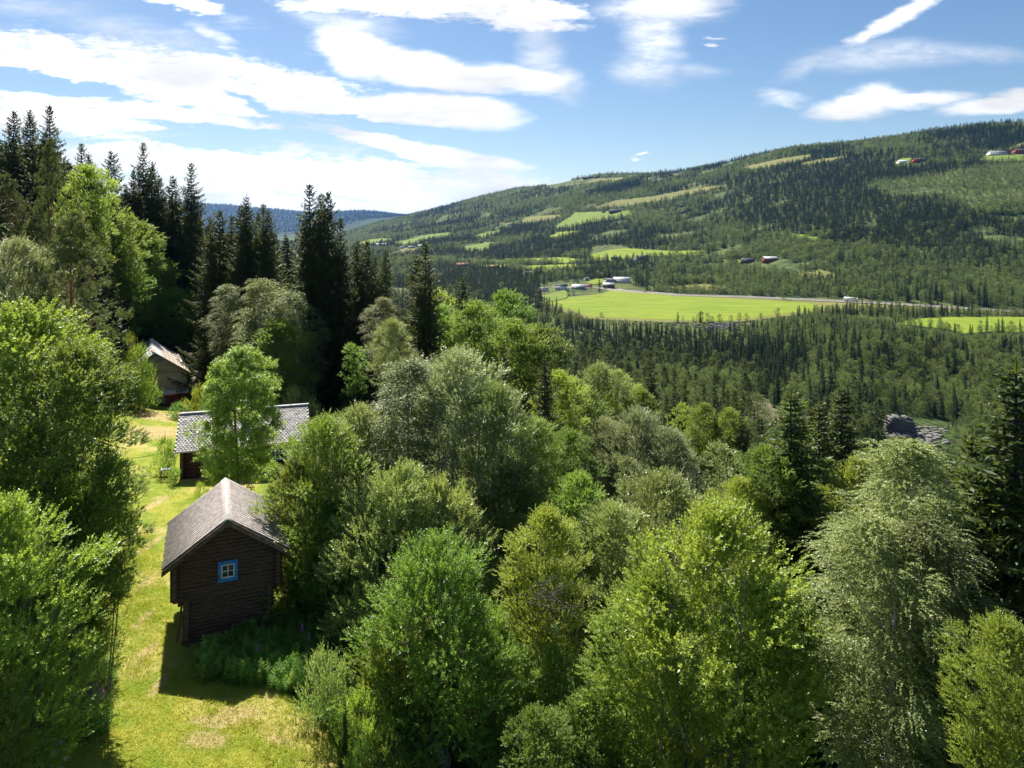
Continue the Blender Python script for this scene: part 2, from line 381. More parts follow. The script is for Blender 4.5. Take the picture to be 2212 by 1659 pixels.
L_FARD = leaf_mat('distant leaves', (0.055, 0.095, 0.024), (0.125, 0.17, 0.046), (0.22, 0.3, 0.055), 0.32, rough=.6, spec=.2, hue=.03, val=.35)
L_FARS = leaf_mat('distant needles', (.022,.045,.018), (.050,.082,.028), (.09,.13,.03), .22, rough=.7, spec=.15, hue=.02, val=.3)
L_FARP = leaf_mat('distant pine needles', (.055,.080,.026), (.11,.135,.040), (.18,.23,.05), .28, rough=.6, spec=.2, hue=.02, val=.3)
M_BARK = simple('grey bark', (.10,.085,.065), (.20,.18,.15), 6, stretch=(1,1,.3), bstr=.4)
M_BIRCHBARK = simple('pale bark', (.10,.09,.08), (.42,.40,.36), 5, stretch=(1,1,2.5), lo=.3, hi=.5)
M_PINEBARK = simple('red pine bark', (.14,.07,.04), (.32,.16,.08), 5, stretch=(1,1,.4), bstr=.4)
M_SPRUCEBARK = simple('dark bark', (.05,.04,.032), (.10,.08,.06), 6, stretch=(1,1,.3))

# ------------------------------------------------------------------ plant generators
def nrm(a): return a/(np.linalg.norm(a, axis=-1, keepdims=True)+1e-9)
def rhombs(base, d, L, W, nbias, rng, mid=.45):
    """leaf quads: base points, unit directions, lengths, widths"""
    n = len(base)
    nn = nbias+rng.normal(0, .55, (n, 3)); wv = nrm(np.cross(d, nn))
    L = np.broadcast_to(L, (n,))[:, None]; W = np.broadcast_to(W, (n,))[:, None]
    m = base+d*L*mid
    V = np.stack([base, m+wv*W/2, base+d*L, m-wv*W/2], 1).reshape(-1, 3)
    return V, np.arange(4*n).reshape(-1, 4)
def crown_np(seed, H=14., R=4.5, zb=.12, peak=.4, nC=70, cr=1.15, nS=34, sl=.8, nL=14, ll=.13, lw=.065, up=.5, droop=0., lump=.35, ang0=.75, spread=.6):
    rng = np.random.default_rng(seed)
    t = (np.arange(nC)+rng.uniform(0, 1, nC))/nC
    ang = np.arange(nC)*2.39996+rng.normal(0, .35, nC)
    # envelope: widest at 'peak'
    a = np.clip(t/peak, 0, 1); b = np.clip((t-peak)/(1-peak), 0, 1)
    prof = np.where(t < peak, .62+.38*np.sin(a*math.pi/2), np.sqrt(np.clip(1-b**2.5, 0, 1)))
    lumps = 1+lump*2*fbm(ang*1.1+seed, t*4+seed*3.1, seed, 2)
    shell = np.where(rng.uniform(0, 1, nC) < .8, rng.uniform(.72, 1.0, nC), rng.uniform(.2, .7, nC))
    stick = np.where(rng.uniform(0, 1, nC) < .16, rng.uniform(1.08, 1.28, nC), 1.0)
    env = np.maximum(R*prof*lumps-cr*.5, .1); rad = env*shell*stick
    z0 = zb*H; zc = z0+(H-z0-cr*.5)*t
    C = np.stack([np.cos(ang)*rad, np.sin(ang)*rad, zc], 1)
    wob = R*.30*np.stack([fbm(t*3.1+seed, t*0+seed*.37, seed+2, 2), fbm(t*3.1-seed, t*0+seed*.71, seed+6, 2)], 1)*2; C[:, :2] += wob*(t > .2)[:, None]
    C[-1, 2] = H-cr*.6; C[-1, :2] = C[-3:, :2].mean(0)*.6
    crs = cr*rng.uniform(.6, 1.3, nC)*(1-.2*t)
    # shoots
    N = nC*nS; ci = np.repeat(np.arange(nC), nS)
    o = nrm(rng.normal(0, 1, (N, 3)))*(rng.uniform(.25, 1, N)**.55)[:, None]; o[:, 2] *= .75
    P = C[ci]+o*crs[ci][:, None]
    axis = np.stack([np.zeros(N), np.zeros(N), P[:, 2]-.6-R*.25], 1)
    outw = nrm(P-axis)
    d = nrm(outw*.8+o*.5+np.array([0, 0, up])+rng.normal(0, .38, (N, 3)))
    sl_ = sl*rng.uniform(.6, 1.3, N)
    # leaves along shoots
    M = N*nL; si = np.repeat(np.arange(N), nL); k = np.tile(np.arange(nL), N)
    s = (k+.7)/nL
    side0 = nrm(np.cross(d, rng.normal(0, 1, (N, 3)))); side1 = np.cross(d, side0)
    th = k*2.4+rng.uniform(0, 6.28, N)[si]
    sd = side0[si]*np.cos(th)[:, None]+side1[si]*np.sin(th)[:, None]
    base = P[si]+d[si]*(sl_[si]*s)[:, None]; base[:, 2] -= droop*(s**2)*sl_[si]
    ld = nrm(d[si]*ang0+sd*spread+rng.normal(0, .2, (M, 3))+np.array([0, 0, -droop*.5]))
    Ls = ll*rng.uniform(.7, 1.25, M)*(1.1-.35*s)
    V, Fq = rhombs(base, ld, Ls, Ls*lw/ll, np.array([0, 0, 1.15]), rng)
    tv = np.clip(rng.normal(.45, .25, M)+.25*(s-.5)+(rng.normal(0, .15, nC)[ci])[si], 0, 1)
    return V, Fq, np.repeat(tv, 4), C
def branches_np(mb, C, H, r0, seed, n=26, stems=1, lean=.04, base_r=.25):
    rng = np.random.default_rng(seed+500)
    tops = []
    for s in range(stems):
        a = rng.uniform(0, 6.28) if stems == 1 else s*6.283/stems+rng.uniform(-.4, .4)
        off = 0 if stems == 1 else base_r
        zz = np.linspace(-.8, H*.9, 8); t = np.clip(zz/H, 0, 1)
        ex = (lean*H*t if stems == 1 else (off+H*.16*t**.8))
        xs = np.cos(a)*ex+rng.normal(0, .06, 8).cumsum()*.5; ys = np.sin(a)*ex+rng.normal(0, .06, 8).cumsum()*.5
        pts = np.stack([xs, ys, zz], 1)
        mb.tube(pts, np.interp(t, [0, .1, 1], [r0*1.25, r0, r0*.12])/(1 if stems == 1 else stems**.5), 7, cap=False); tops.append(pts)
    idx = rng.permutation(len(C))[:n]
    for i in idx:
        c = C[i]; st = tops[rng.integers(len(tops))]
        z = max(c[2]-rng.uniform(.8, 2.6)-.25*np.hypot(c[0], c[1]), .6)
        p0 = np.array([np.interp(z, st[:, 2], st[:, 0]), np.interp(z, st[:, 2], st[:, 1]), z])
        m = (p0+c)/2+np.array([0, 0, -.2])+rng.normal(0, .2, 3)
        q = p0*.5+m*.5+rng.normal(0, .06, 3)
        rr = r0*.30*(1-z/H*.6)
        mb.tube([p0, q, m, (m+c)/2+rng.normal(0, .12, 3), c], [rr, rr*.8, rr*.6, rr*.4, rr*.2], 4, cap=False)
        for k in range(3):
            mb.tube([(m+c)/2, (m+c)/2*.4+c*.6+rng.normal(0, .25, 3), c+rng.normal(0, .55, 3)], [rr*.4, rr*.28, rr*.1], 3, cap=False)
def spruce_np(seed, H=22., R=2.9, step=.36, nb=5.5, tw=.2, sub=2, wid=.10, bare=.04, droop=1., irregular=.25, tuft=1., pw=.8, mn=.10):
    rng = np.random.default_rng(seed); B = []; D = []; L = []; W = []; NB = []; BR = []
    z = H*bare+.3
    while z < H-.25:
        t = z/H; n = int(nb+rng.uniform(-.5, 1.5)); a0 = rng.uniform(0, 6.28)
        gap = 1+irregular*2*fbm(np.array([t*9.]), np.array([seed*1.7]), seed, 2)[0]
        for k in range(n):
            a = a0+k*6.283/n+rng.normal(0, .25)
            Lb = (R*(1-t)**pw*(1 if t > .06 else .7)+mn)*rng.uniform(.7, 1.3)*gap*(.82+.36*fbm(np.array([a*.8+seed]), np.array([t*5]), seed+5, 2)[0]*2)
            e0 = np.interp(t, [0, .5, .85, 1], [-.28, -.12, .25, .75])*droop+rng.normal(0, .08)
            m = max(3, int(Lb/tw)); s = (np.arange(m)+.5)/m
            h = np.array([math.cos(a), math.sin(a), 0.]); sd = np.array([-math.sin(a), math.cos(a), 0.])
            zz = z+Lb*(e0*s-.28*droop*np.sin(s*math.pi)*(1-t)+.12*s**3)
            P = h*(Lb*s)[:, None]; P[:, 2] = zz
            dB = np.gradient(np.vstack([[0, 0, z], P]), axis=0)[1:]; dB = nrm(dB)
            BR.append((np.array([0, 0, z]), P[-1], Lb))
            # the branch's own needles
            B.append(P); D.append(dB); L.append(np.full(m, Lb/m*1.7)); W.append(np.full(m, wid*1.3)); NB.append(np.tile([0, 0, 1.], (m, 1)))
            for sg in (-1, 1):
                tl = (.36*Lb*(1-s)+.16*min(1, Lb))*rng.uniform(.7, 1.2, m)
                dt = nrm(dB*.75+sd*sg*.75+np.array([0, 0, -.22*droop])+rng.normal(0, .12, (m, 3)))
                B.append(P); D.append(dt); L.append(tl); W.append(np.full(m, wid*1.5)); NB.append(np.tile([0, 0, 1.], (m, 1)))
                for q in range(sub):
                    f = rng.uniform(.25, .95, m)
                    p2 = P+dt*(tl*f)[:, None]
                    d2 = nrm(dt*.5+rng.normal(0, .45, (m, 3))+np.array([0, 0, -.75*droop]))
                    B.append(p2); D.append(d2); L.append(tl*.6*rng.uniform(.6, 1.2, m)+.08*min(1, Lb)); W.append(np.full(m, wid)); NB.append(rng.normal(0, 1, (m, 3)))
        z += step*(1-.45*t)*rng.uniform(.8, 1.2)
    # leader
    B.append(np.array([[0, 0, H-.8], [0, 0, H-.5]])); D.append(np.array([[0, 0, 1.], [0, 0, 1.]])); L.append(np.array([1., .8])); W.append(np.array([.12, .08])); NB.append(np.array([[1., 0, 0], [0, 1., 0]]))
    B, D, L, W, NB = map(np.concatenate, (B, D, L, W, NB))
    V, Fq = rhombs(B, D, L, W*tuft, NB, rng, .5)
    r = np.hypot(V[::4, 0], V[::4, 1]); t = np.clip(V[::4, 2]/H, 0, 1)
    tv = np.clip(rng.normal(.4, .22, len(B)), 0, 1)
    return V, Fq, np.repeat(tv, 4), BR
def pine_np(seed, H=20., R=3.2, zb=.35, nC=60, tuft=26, ll=.32, lw=.05, cr=.75):
    rng = np.random.default_rng(seed)
    t = (np.arange(nC)+rng.uniform(0, 1, nC))/nC; ang = np.arange(nC)*2.39996+rng.normal(0, .4, nC)
    prof = np.interp(t, [0, .2, .5, .8, 1], [.85, 1, .8, .5, .12])
    rad = R*prof*rng.uniform(.45, 1.05, nC); z0 = zb*H
    C = np.stack([np.cos(ang)*rad, np.sin(ang)*rad, z0+(H-z0-.4)*t+.1*rad], 1); C[-1] = (0, 0, H-.4)
    nS = 14; N = nC*nS; ci = np.repeat(np.arange(nC), nS)
    o = rng.normal(0, .42, (N, 3)); o[:, 2] *= .45
    P = C[ci]+o*(cr*2*(1-.5*t[ci]))[:, None]
    si = np.repeat(np.arange(N), tuft); M = N*tuft
    d = nrm(rng.normal(0, .75, (M, 3))+np.array([0, 0, .8]))
    V, Fq = rhombs(P[si]+rng.normal(0, .06, (M, 3)), d, ll*rng.uniform(.6, 1.1, M), lw, rng.normal(0, 1, (M, 3)), rng)
    return V, Fq, np.repeat(np.clip(rng.normal(.5, .25, M), 0, 1), 4), C

class Arch:
    """a plant kind: crown mesh, trunk mesh, real height and radius"""
    def __init__(s, crown, trunk, H, R): s.crown, s.trunk, s.H, s.R = crown, trunk, H, R
def make_decid(name, lm, bm_, seed, H, R, stems=1, nbr=26, r0=.16, **kw):
    V, Fq, tv, C = crown_np(seed, H, R, **kw)
    me = mesh_np(name+' crown', V, Fq, [lm], attrs={'v': tv})
    mb = MB(); branches_np(mb, C, H, r0, seed, nbr, stems)
    tr = mesh_np(name+' trunk', np.concatenate(mb.v), [np.array(mb.f[k]) for k in sorted(mb.f)], [bm_], smooth=True)
    return Arch(me, tr, H, R)
def make_spruce(name, lm, seed, H, R, **kw):
    V, Fq, tv, BR = spruce_np(seed, H, R, **kw)
    me = mesh_np(name+' crown', V, Fq, [lm], attrs={'v': tv})
    mb = MB(); zz = np.linspace(-.8, H-.4, 7); mb.tube(np.stack([zz*0, zz*0, zz], 1), np.interp(zz, [0, H], [H*.011, .02]), 8, cap=False)
    for a, b, Lb in BR:
        mb.tube([a, (a+b)/2+np.array([0, 0, -.04*Lb]), b], [.03+.008*Lb, .02, .006], 3, cap=False)
    tr = mesh_np(name+' trunk', np.concatenate(mb.v), [np.array(mb.f[k]) for k in sorted(mb.f)], [M_SPRUCEBARK], smooth=True)
    return Arch(me, tr, H, R)
def make_pine(name, lm, seed, H, R, **kw):
    V, Fq, tv, C = pine_np(seed, H, R, **kw)
    me = mesh_np(name+' crown', V, Fq, [lm], attrs={'v': tv})
    mb = MB(); branches_np(mb, C, H, H*.011, seed, 44, 1, .01)
    tr = mesh_np(name+' trunk', np.concatenate(mb.v), [np.array(mb.f[k]) for k in sorted(mb.f)], [M_PINEBARK], smooth=True)
    return Arch(me, tr, H, R)
A = {}
def near(lm, bk, seed, H, W, r0=.16, **kw):
    R = W/2; n = int(15*R*(H*.9)/4.4*.75); return make_decid('tree', lm, bk, seed, H, R, r0=r0, nC=max(60, min(n, 140)), nS=42, nL=16, **kw)
A['alder'] = [near(L_ALDER, M_BARK, 11+i, H, 8.4, stems=3, nbr=40, peak=.45, zb=.05, cr=1.1, ll=.155, lw=.10, up=.35, sl=.55, lump=.55) for i, H in enumerate((11.5, 17.5))]
A['willow'] = [near(L_WILLOW, M_BARK, 31+i, H, 7.6, stems=4, nbr=44, peak=.5, zb=.03, cr=1.0, ll=.165, lw=.07, up=.7, sl=.7, lump=.6) for i, H in enumerate((10.5, 16.5))]
A['goat'] = [near(L_LIME, M_BARK, 51+i, H, 7.0, stems=4, nbr=40, peak=.48, zb=.03, cr=1.05, ll=.155, lw=.08, up=.65, sl=.65, lump=.5) for i, H in enumerate((10., 15.5))]
A['birch'] = [near(L_BIRCH, M_BIRCHBARK, 71+i, H, 6.0, stems=1, nbr=50, peak=.42, zb=.08, ll=.10, lw=.08, up=-.1, sl=.75, droop=.6, cr=.9, lump=.6) for i, H in enumerate((13.5, 18.5))]
A['rowan'] = [make_decid('rowan', L_ROWAN, M_BARK, 91, 12.3, 3.4, stems=1, nbr=40, peak=.42, zb=.05, ll=.27, lw=.10, up=.25, sl=.65, droop=.2, cr=.95, nC=110, nS=30, nL=16, ang0=.35, spread=.9, lump=.4)]
A['mid'] = [make_decid('mid tree', L_ALDER, M_BARK, 111+i, H, 3.4, stems=2, nbr=16, peak=.5, zb=.06, ll=.24, lw=.15, up=.5, sl=.6, cr=1.0, nC=64, nS=20, nL=8, lump=.6) for i, H in enumerate((9.5, 11.5, 14.5))]
A['midbirch'] = [make_decid('mid birch', L_BIRCH, M_BIRCHBARK, 131+i, (11., 14.5)[i], 2.8, stems=1, nbr=16, peak=.4, zb=.08, ll=.20, lw=.13, up=0, droop=.4, sl=.9, cr=.9, nC=56, nS=16, nL=8, lump=.6) for i in range(2)]
A['shrub'] = [make_decid('shrub', L_ALDER, M_BARK, 151+i, 3.2, 1.9, stems=4, nbr=16, r0=.05, peak=.45, zb=.02, cr=.6, ll=.13, lw=.07, up=.8, sl=.5, nC=34, nS=20, nL=10, lump=.4) for i in range(2)]
A['spruce'] = [make_spruce('spruce', L_SPRUCE, 201+i, (22, 22, 17)[i], (4.0, 4.6, 4.2)[i], irregular=.5, step=.5, nb=5) for i in range(3)]
A['bright'] = [make_spruce('young spruce', L_SPRUCE2, 221, 20, 4.6, step=.55, irregular=.4, tw=.2, sub=3, wid=.11, droop=.6)]
A['midspruce'] = [make_spruce('mid spruce', L_SPRUCE, 241+i, 16, 3.2, step=.66, nb=5, tw=.4, sub=1, wid=.22, irregular=.4) for i in range(3)]
A['pine'] = [make_pine('pine', L_PINE, 261+i, 19, 3.4) for i in range(1)]
def recol(a, lm):
    c = a.crown.copy(); c.materials[0] = lm; return Arch(c, a.trunk, a.H, a.R)
A['midlime'] = [recol(a, L_LIME) for a in A['mid']]
A['midwillow'] = [recol(a, L_WILLOW) for a in A['mid']]
A['midsilver'] = [recol(a, L_SILVER) for a in A['mid'][:2]]
A['silver'] = [recol(a, L_SILVER) for a in A['willow']]
A['greenwillow'] = [recol(a, L_ALDER) for a in A['willow']]
A['alderlime'] = [recol(a, L_LIME) for a in A['alder']]
A['shrublime'] = [recol(a, L_LIME) for a in A['shrub']]
A['shrubherb'] = [recol(a, L_HERB) for a in A['shrub']]
A['shrubwillow'] = [recol(a, L_WILLOW) for a in A['shrub']]

def plant(name, arch, x, y, ztop=None, H=None, W=None, label=None, cat='tree', group=None, rz=None, rng=random, lean=0, z=None, asp=1.95):
    """one tree or shrub: an Empty at its foot > trunk, crown"""
    gz = g(x, y) if z is None else z
    if H is None: H = max(ztop-gz, 1.0)
    a = arch; sz = H/a.H; sxy = (W/2/a.R) if W else sz
    o = empty(name, (x, y, gz-.05), rz if rz is not None else rng.uniform(0, 6.28))
    if lean: o.rotation_euler = (0, R_(lean), o.rotation_euler[2]); o.rotation_mode = 'XYZ'
    if H/(2*sxy*a.R) > asp and 'spruce' not in name and 'pine' not in name:    # a broad crown carried on a taller stem
        Hc = asp*2*sxy*a.R; link('trunk', a.trunk, o).scale = (sxy, sxy, sz)
        c = link('crown', a.crown, o); c.scale = (sxy, sxy, Hc/a.H); c.location = (0, 0, H-Hc)
    else:
        o.scale = (sxy, sxy, sz); link('trunk', a.trunk, o); link('crown', a.crown, o)
    tag(o, label, cat, group); return o

# ------------------------------------------------------------------ ground sheets
def in_poly(px, py, poly):
    px = np.asarray(px, float); py = np.asarray(py, float); ins = np.zeros(px.shape, bool); n = len(poly)
    for i in range(n):
        x1, y1 = poly[i]; x2, y2 = poly[(i+1) % n]
        c = ((y1 > py) != (y2 > py)) & (px < (x2-x1)*(py-y1)/((y2-y1) or 1e-9)+x1)
        ins ^= c
    return ins
def to_px(x, y, z):
    return CX+F*np.asarray(x)/y, HY-F*np.asarray(z)/y
def sheet(name, poly, off, mat, step=None, kind='structure', label=None, cat=None, jag=0):
    """a ground surface whose outline was surveyed from the photo, laid on the terrain"""
    pts = []
    n = len(poly); rng = random.Random(len(poly)*7+int(poly[0][0]))
    for i in range(n):
        (x1, y1), (x2, y2) = poly[i], poly[(i+1) % n]
        m = max(1, int(math.hypot(x2-x1, y2-y1)/25))
        for k in range(m):
            t = k/m; pts.append((x1+(x2-x1)*t+rng.uniform(-jag, jag), y1+(y2-y1)*t+rng.uniform(-jag, jag)*.3))
    W = np.array([on_ground(px, py)[:2] for px, py in pts])
    lo, hi = W.min(0), W.max(0)
    step = step or max((hi-lo).max()/45, .5)
    gx, gy = np.meshgrid(np.arange(lo[0], hi[0], step), np.arange(lo[1], hi[1], step))
    gx, gy = gx.ravel(), gy.ravel(); ins = in_poly(gx, gy, [tuple(w) for w in W])
    inner = np.stack([gx[ins], gy[ins]], 1)
    if len(inner):   # keep clear of the outline
        d = np.min(np.hypot(inner[:, None, 0]-W[None, :, 0], inner[:, None, 1]-W[None, :, 1]), 1); inner = inner[d > step*.35]
    allp = np.vstack([W, inner]) if len(inner) else W
    k = len(W)
    vs, es, fs, *_ = delaunay_2d_cdt([Vector(p) for p in allp], [(i, (i+1) % k) for i in range(k)], [list(range(k))], 1, 1e-5)
    xy = np.array([tuple(v) for v in vs]); z = terrain(xy[:, 0], xy[:, 1])+off
    me = mesh_np(name, np.column_stack([xy, z]), [np.array([f for f in fs if len(f) == 3])], [mat], smooth=True)
    o = link(name, me); tag(o, label, cat, None, kind); return o

def ground_mats():
    m, T, out = new_mat('forest floor'); geo = T.add('ShaderNodeNewGeometry'); P = geo.outputs['Position']
    a = T.noise(P, .35, 6, .65); b = T.noise(P, 2.2, 4, .6); c = T.noise(P, .012, 4, .6)
    sep = T.add('ShaderNodeSeparateXYZ'); T.l.new(P, sep.inputs[0])
    near = T.mix(T.mapr(a.outputs['Fac'], .4, .62, 0, 1), (.016, .026, .008, 1), (.050, .080, .018, 1))
    near = T.mix(T.mapr(b.outputs['Fac'], .55, .75, 0, .5), near, (.075, .060, .030, 1))
    far = T.mix(T.mapr(c.outputs['Fac'], .42, .60, 0, 1), (.025, .045, .014, 1), (.085, .10, .03, 1))
    f2 = T.mix(T.mapr(a.outputs['Fac'], .4, .7, 0, .6), far, (.04, .07, .018, 1))
    d5 = T.noise(P, .07, 5, .7)
    f2 = T.mix(T.mapr(d5.outputs['Fac'], .45, .62, 0, .8), f2, (.10, .12, .032, 1))
    col = T.mix(T.mapr(sep.outputs[1], 350, 650, 0, 1), near, f2)
    col = T.mix(T.mapr(sep.outputs[1], 4500, 7000, 0, 1), col, (.012, .024, .016, 1))
    pbr(T, out, col, .95, .1, a.outputs['Fac'], .5, .3)
    m2, T, out = new_mat('lawn turf'); geo = T.add('ShaderNodeNewGeometry'); P = geo.outputs['Position']
    a = T.noise(P, .55, 6, .65, .6); b = T.noise(P, 5, 5, .7); c = T.noise(P, 26, 3, .7); d = T.noise(P, .22, 3, .5)
    col = T.mix(T.mapr(a.outputs['Fac'], .36, .66, 0, 1), (.18, .28, .022, 1), (.44, .40, .06, 1))
    col = T.mix(T.mapr(b.outputs['Fac'], .48, .68, 0, .6), col, (.34, .38, .04, 1))
    col = T.mix(T.mapr(d.outputs['Fac'], .52, .66, 0, .75), col, (.68, .52, .22, 1))
    col = T.mix(T.mapr(c.outputs['Fac'], .35, .6, .5, 0), col, (.12, .18, .02, 1))
    worn = None     # trodden track along the storehouse and bare patches on the turf
    for (px, py, rx, ry) in ((335,1090,.45,3.),(322,1180,.4,2.4),(315,1260,.4,1.8),(308,1340,.35,1.5),(318,1410,.35,1.3),(345,1480,.4,1.2),(470,1560,1.5,.6),(445,1600,1.2,.7),(600,1600,.5,.4),(330,935,4.,5.),(345,900,3.,4.),(520,1540,1.2,.5)):
        gx, gy, gz = on_ground(px, py); q = T.vmath('MULTIPLY', T.vmath('SUBTRACT', P, (gx, gy, 0)), (1/rx, 1/ry, 0))
        e = T.mapr(T.vmath('LENGTH', q), .2, 1.5, 1, 0); worn = e if worn is None else T.math('MAXIMUM', worn, e)
    worn = T.mapr(T.math('ADD', worn, T.math('MULTIPLY', T.math('SUBTRACT', b.outputs['Fac'], .5), 1.6)), .35, .95, 0, .85)
    col = T.mix(worn, col, (.50, .37, .20, 1))
    pbr(T, out, col, .9, .15, T.math('ADD', b.outputs['Fac'], c.outputs['Fac']), .9, .12)
    def field(name, c1, c2, c3, s=.02, rot=12):
        m, T, out = new_mat(name); geo = T.add('ShaderNodeNewGeometry')
        P = T.mapping(geo.outputs['Position'], rot=(0, 0, R_(rot)), scl=(1, 5, 1)); a = T.noise(P, s, 6, .65); b = T.noise(geo.outputs['Position'], s*6, 5, .6)
        w = T.noise(T.mapping(geo.outputs['Position'], rot=(0, 0, R_(rot)), scl=(.06, 1, .06)), .45, 2, .5)
        col = T.mix(T.mapr(a.outputs['Fac'], .38, .62, 0, 1), rgba(c1), rgba(c2))
        col = T.mix(T.mapr(b.outputs['Fac'], .5, .7, 0, .5), col, rgba(c3))
        col = T.mix(T.mapr(w.outputs['Fac'], .42, .58, 0, .45), col, rgba([x*.7 for x in c1]))
        pbr(T, out, col, .9, .1, b.outputs['Fac'], .3, .3)
        return m
    field('meadow green', (.125, .19, .014), (.20, .235, .020), (.29, .27, .055))
    field('hill meadow', (.105, .165, .020), (.14, .18, .026), (.19, .19, .05), .008)
    field('dry meadow', (.13, .14, .035), (.18, .16, .055), (.10, .14, .03), .01)
    m, T, out = new_mat('asphalt'); geo = T.add('ShaderNodeNewGeometry'); a = T.noise(geo.outputs['Position'], .3, 5)
    pbr(T, out, T.mix(a.outputs['Fac'], (.15, .15, .145, 1), (.24, .235, .225, 1)), .85, .2)
    simple('gravel', (.30, .26, .20), (.45, .40, .32), .5)
    m, T, out = new_mat('rock'); tc = T.add('ShaderNodeTexCoord'); a = T.noise(tc.outputs['Object'], 3.2, 8, .7); b = T.noise(tc.outputs['Object'], 14, 4, .6)
    col = T.mix(T.mapr(a.outputs['Fac'], .35, .65, 0, 1), (.07, .065, .06, 1), (.22, .21, .20, 1))
    col = T.mix(T.mapr(b.outputs['Fac'], .55, .7, 0, .5), col, (.30, .29, .24, 1))
    pbr(T, out, col, .85, .25, a.outputs['Fac'], .8, .15)
ground_mats()

def build_terrain():
    ys = np.concatenate([np.linspace(-60, 16, 20), np.exp(np.linspace(math.log(20), math.log(13000), 560))])
    us = np.linspace(-1.9, 1.9, 440)
    Y, U = np.meshgrid(ys, us, indexing='ij'); X = U*np.maximum(Y, 20)
    Z = terrain(X.ravel(), Y.ravel()); nr, nc = Y.shape
    i = np.arange(nr*nc).reshape(nr, nc)
    f = np.stack([i[:-1, :-1], i[:-1, 1:], i[1:, 1:], i[1:, :-1]], -1).reshape(-1, 4)
    me = mesh_np('ground', np.column_stack([X.ravel(), Y.ravel(), Z]), f, [MATS['forest floor']], smooth=True)
    tag(link('ground', me), kind='structure')
build_terrain()

def z4(l): return [(729.8+x*.32996, 336.8+y*.32996) for x, y in l]
def z5(l): return [(1403.5+x*.3655, 224.6+y*.3655) for x, y in l]
FIELD1 = [(1320,628),(1467,640),(1615,647),(1738,654),(1792,664),(1763,671),(1700,677),(1605,690),(1556,694),(1443,691),(1275,684),(1241,672),(1172,652),(1232,643),(1297,636)]
FIELD2 = [(1935,699),(1980,689),(2058,685),(2212,685),(2330,688),(2330,724),(2212,718),(2147,716),(2083,721),(2043,711)]
FIELDS = [
 ('hill meadow', z4([(110,575),(200,550),(300,540),(380,545),(330,562),(210,592),(130,590)])),
 ('hill meadow', z4([(360,570),(600,515),(740,500),(730,535),(600,560),(450,592),(390,590)])),
 ('dry meadow', z4([(330,640),(460,600),(540,600),(500,640),(390,662),(330,660)])),
 ('hill meadow', z4([(870,530),(960,500),(1060,485),(1060,510),(970,540),(880,545)])),
 ('hill meadow', z4([(825,598),(990,565),(1000,620),(930,632),(830,632)])),
 ('dry meadow', z4([(1180,430),(1240,400),(1450,385),(1470,405),(1370,435),(1230,440)])),
 ('hill meadow', z4([(1410,470),(1560,370),(1900,360),(1925,385),(1800,420),(1640,440),(1500,475)])),
 ('dry meadow', z4([(1680,335),(1800,295),(2200,250),(2212,280),(1900,330),(1700,355)])),
 ('meadow green', z4([(1365,530),(1450,500),(1590,490),(1580,505),(1440,545),(1370,545)])),
 ('meadow green', z4([(1650,650),(1790,615),(1900,607),(2212,625),(2400,620),(2350,660),(2200,662),(2000,660),(1900,690),(1660,690)])),
 ('meadow green', z4([(1090,680),(1480,665),(1640,685),(1480,705),(1300,697),(1120,692)])),
 ('meadow green', z4([(1190,722),(1500,712),(1660,716),(1640,735),(1500,745),(1300,757),(1200,747)])),
 ('meadow green', z4([(850,717),(1110,714),(1110,735),(1000,737),(900,724)])),
 ('meadow green', z5([(425,925),(560,918),(540,945),(440,940)])),
 ('dry meadow', z5([(520,380),(800,320),(950,298),(950,325),(800,360),(620,390)])),
 ('dry meadow', z5([(900,350),(1000,330),(1160,305),(1165,318),(1000,350),(900,365)])),
 ('meadow green', z5([(1440,345),(1480,325),(1550,320),(1560,345),(1470,358)])),
 ('hill meadow', z5([(1960,310),(2212,300),(2400,290),(2400,335),(2212,338),(1950,347)])),
 ('dry meadow', z5([(2100,265),(2212,225),(2330,205),(2212,250),(2120,280)])),
 ('dry meadow', z5([(0,552),(200,512),(450,475),(450,492),(250,532),(0,582)])),
 ('dry meadow', z4([(1340,195),(1480,165),(1700,150),(1890,140),(1850,160),(1560,190),(1400,215)])),
 ('hill meadow', z4([(1370,945),(1330,920),(1480,880),(1510,905),(1500,935),(1390,960)])),
 ('meadow green', [(1262,612),(1290,603),(1312,604),(1306,611),(1285,615)]),
 ('dry meadow', z5([(60,1085),(330,1065),(470,1085),(440,1110),(200,1100)])),
 ('dry meadow', z5([(860,1010),(1000,985),(1120,1005),(1080,1040),(900,1040)])),
 ('hill meadow', z5([(830,770),(870,770),(1000,790),(990,815),(850,800)])),
]
sheet('field', FIELD1, .25, MATS['meadow green'], 8)
sheet('field', FIELD2, .25, MATS['meadow green'], 8)
for i, (mt, pl) in enumerate(FIELDS): sheet('field', pl, .8, MATS[mt], jag=1)
VERGE = [(1180,668),(1172,650),(1232,641),(1297,634),(1320,626),(1467,637),(1738,650),(1860,655),(2212,676),(2330,684),(2330,688),(2212,681),(1935,669),(1850,671),(1800,672),(1763,676),(1605,694),(1443,696),(1270,689)]
sheet('verge', VERGE, .12, MATS['dry meadow'], 10)
LAWN = [(40,1750),(820,1750),(740,1620),(700,1545),(610,1490),(450,1460),(420,1380),(600,1330),(640,1200),(700,1060),(700,935),(650,905),(470,905),(430,885),(290,872),(200,905),(120,1000),(120,1150),(80,1300),(40,1450)]
sheet('lawn', LAWN, .05, MATS['lawn turf'], .9)
sheet('clearing', [(1590,872),(1640,862),(1690,885),(1680,925),(1640,920),(1600,900)], .4, simple('felled ground', (.05,.055,.02), (.16,.13,.075), .5), 4, jag=3)

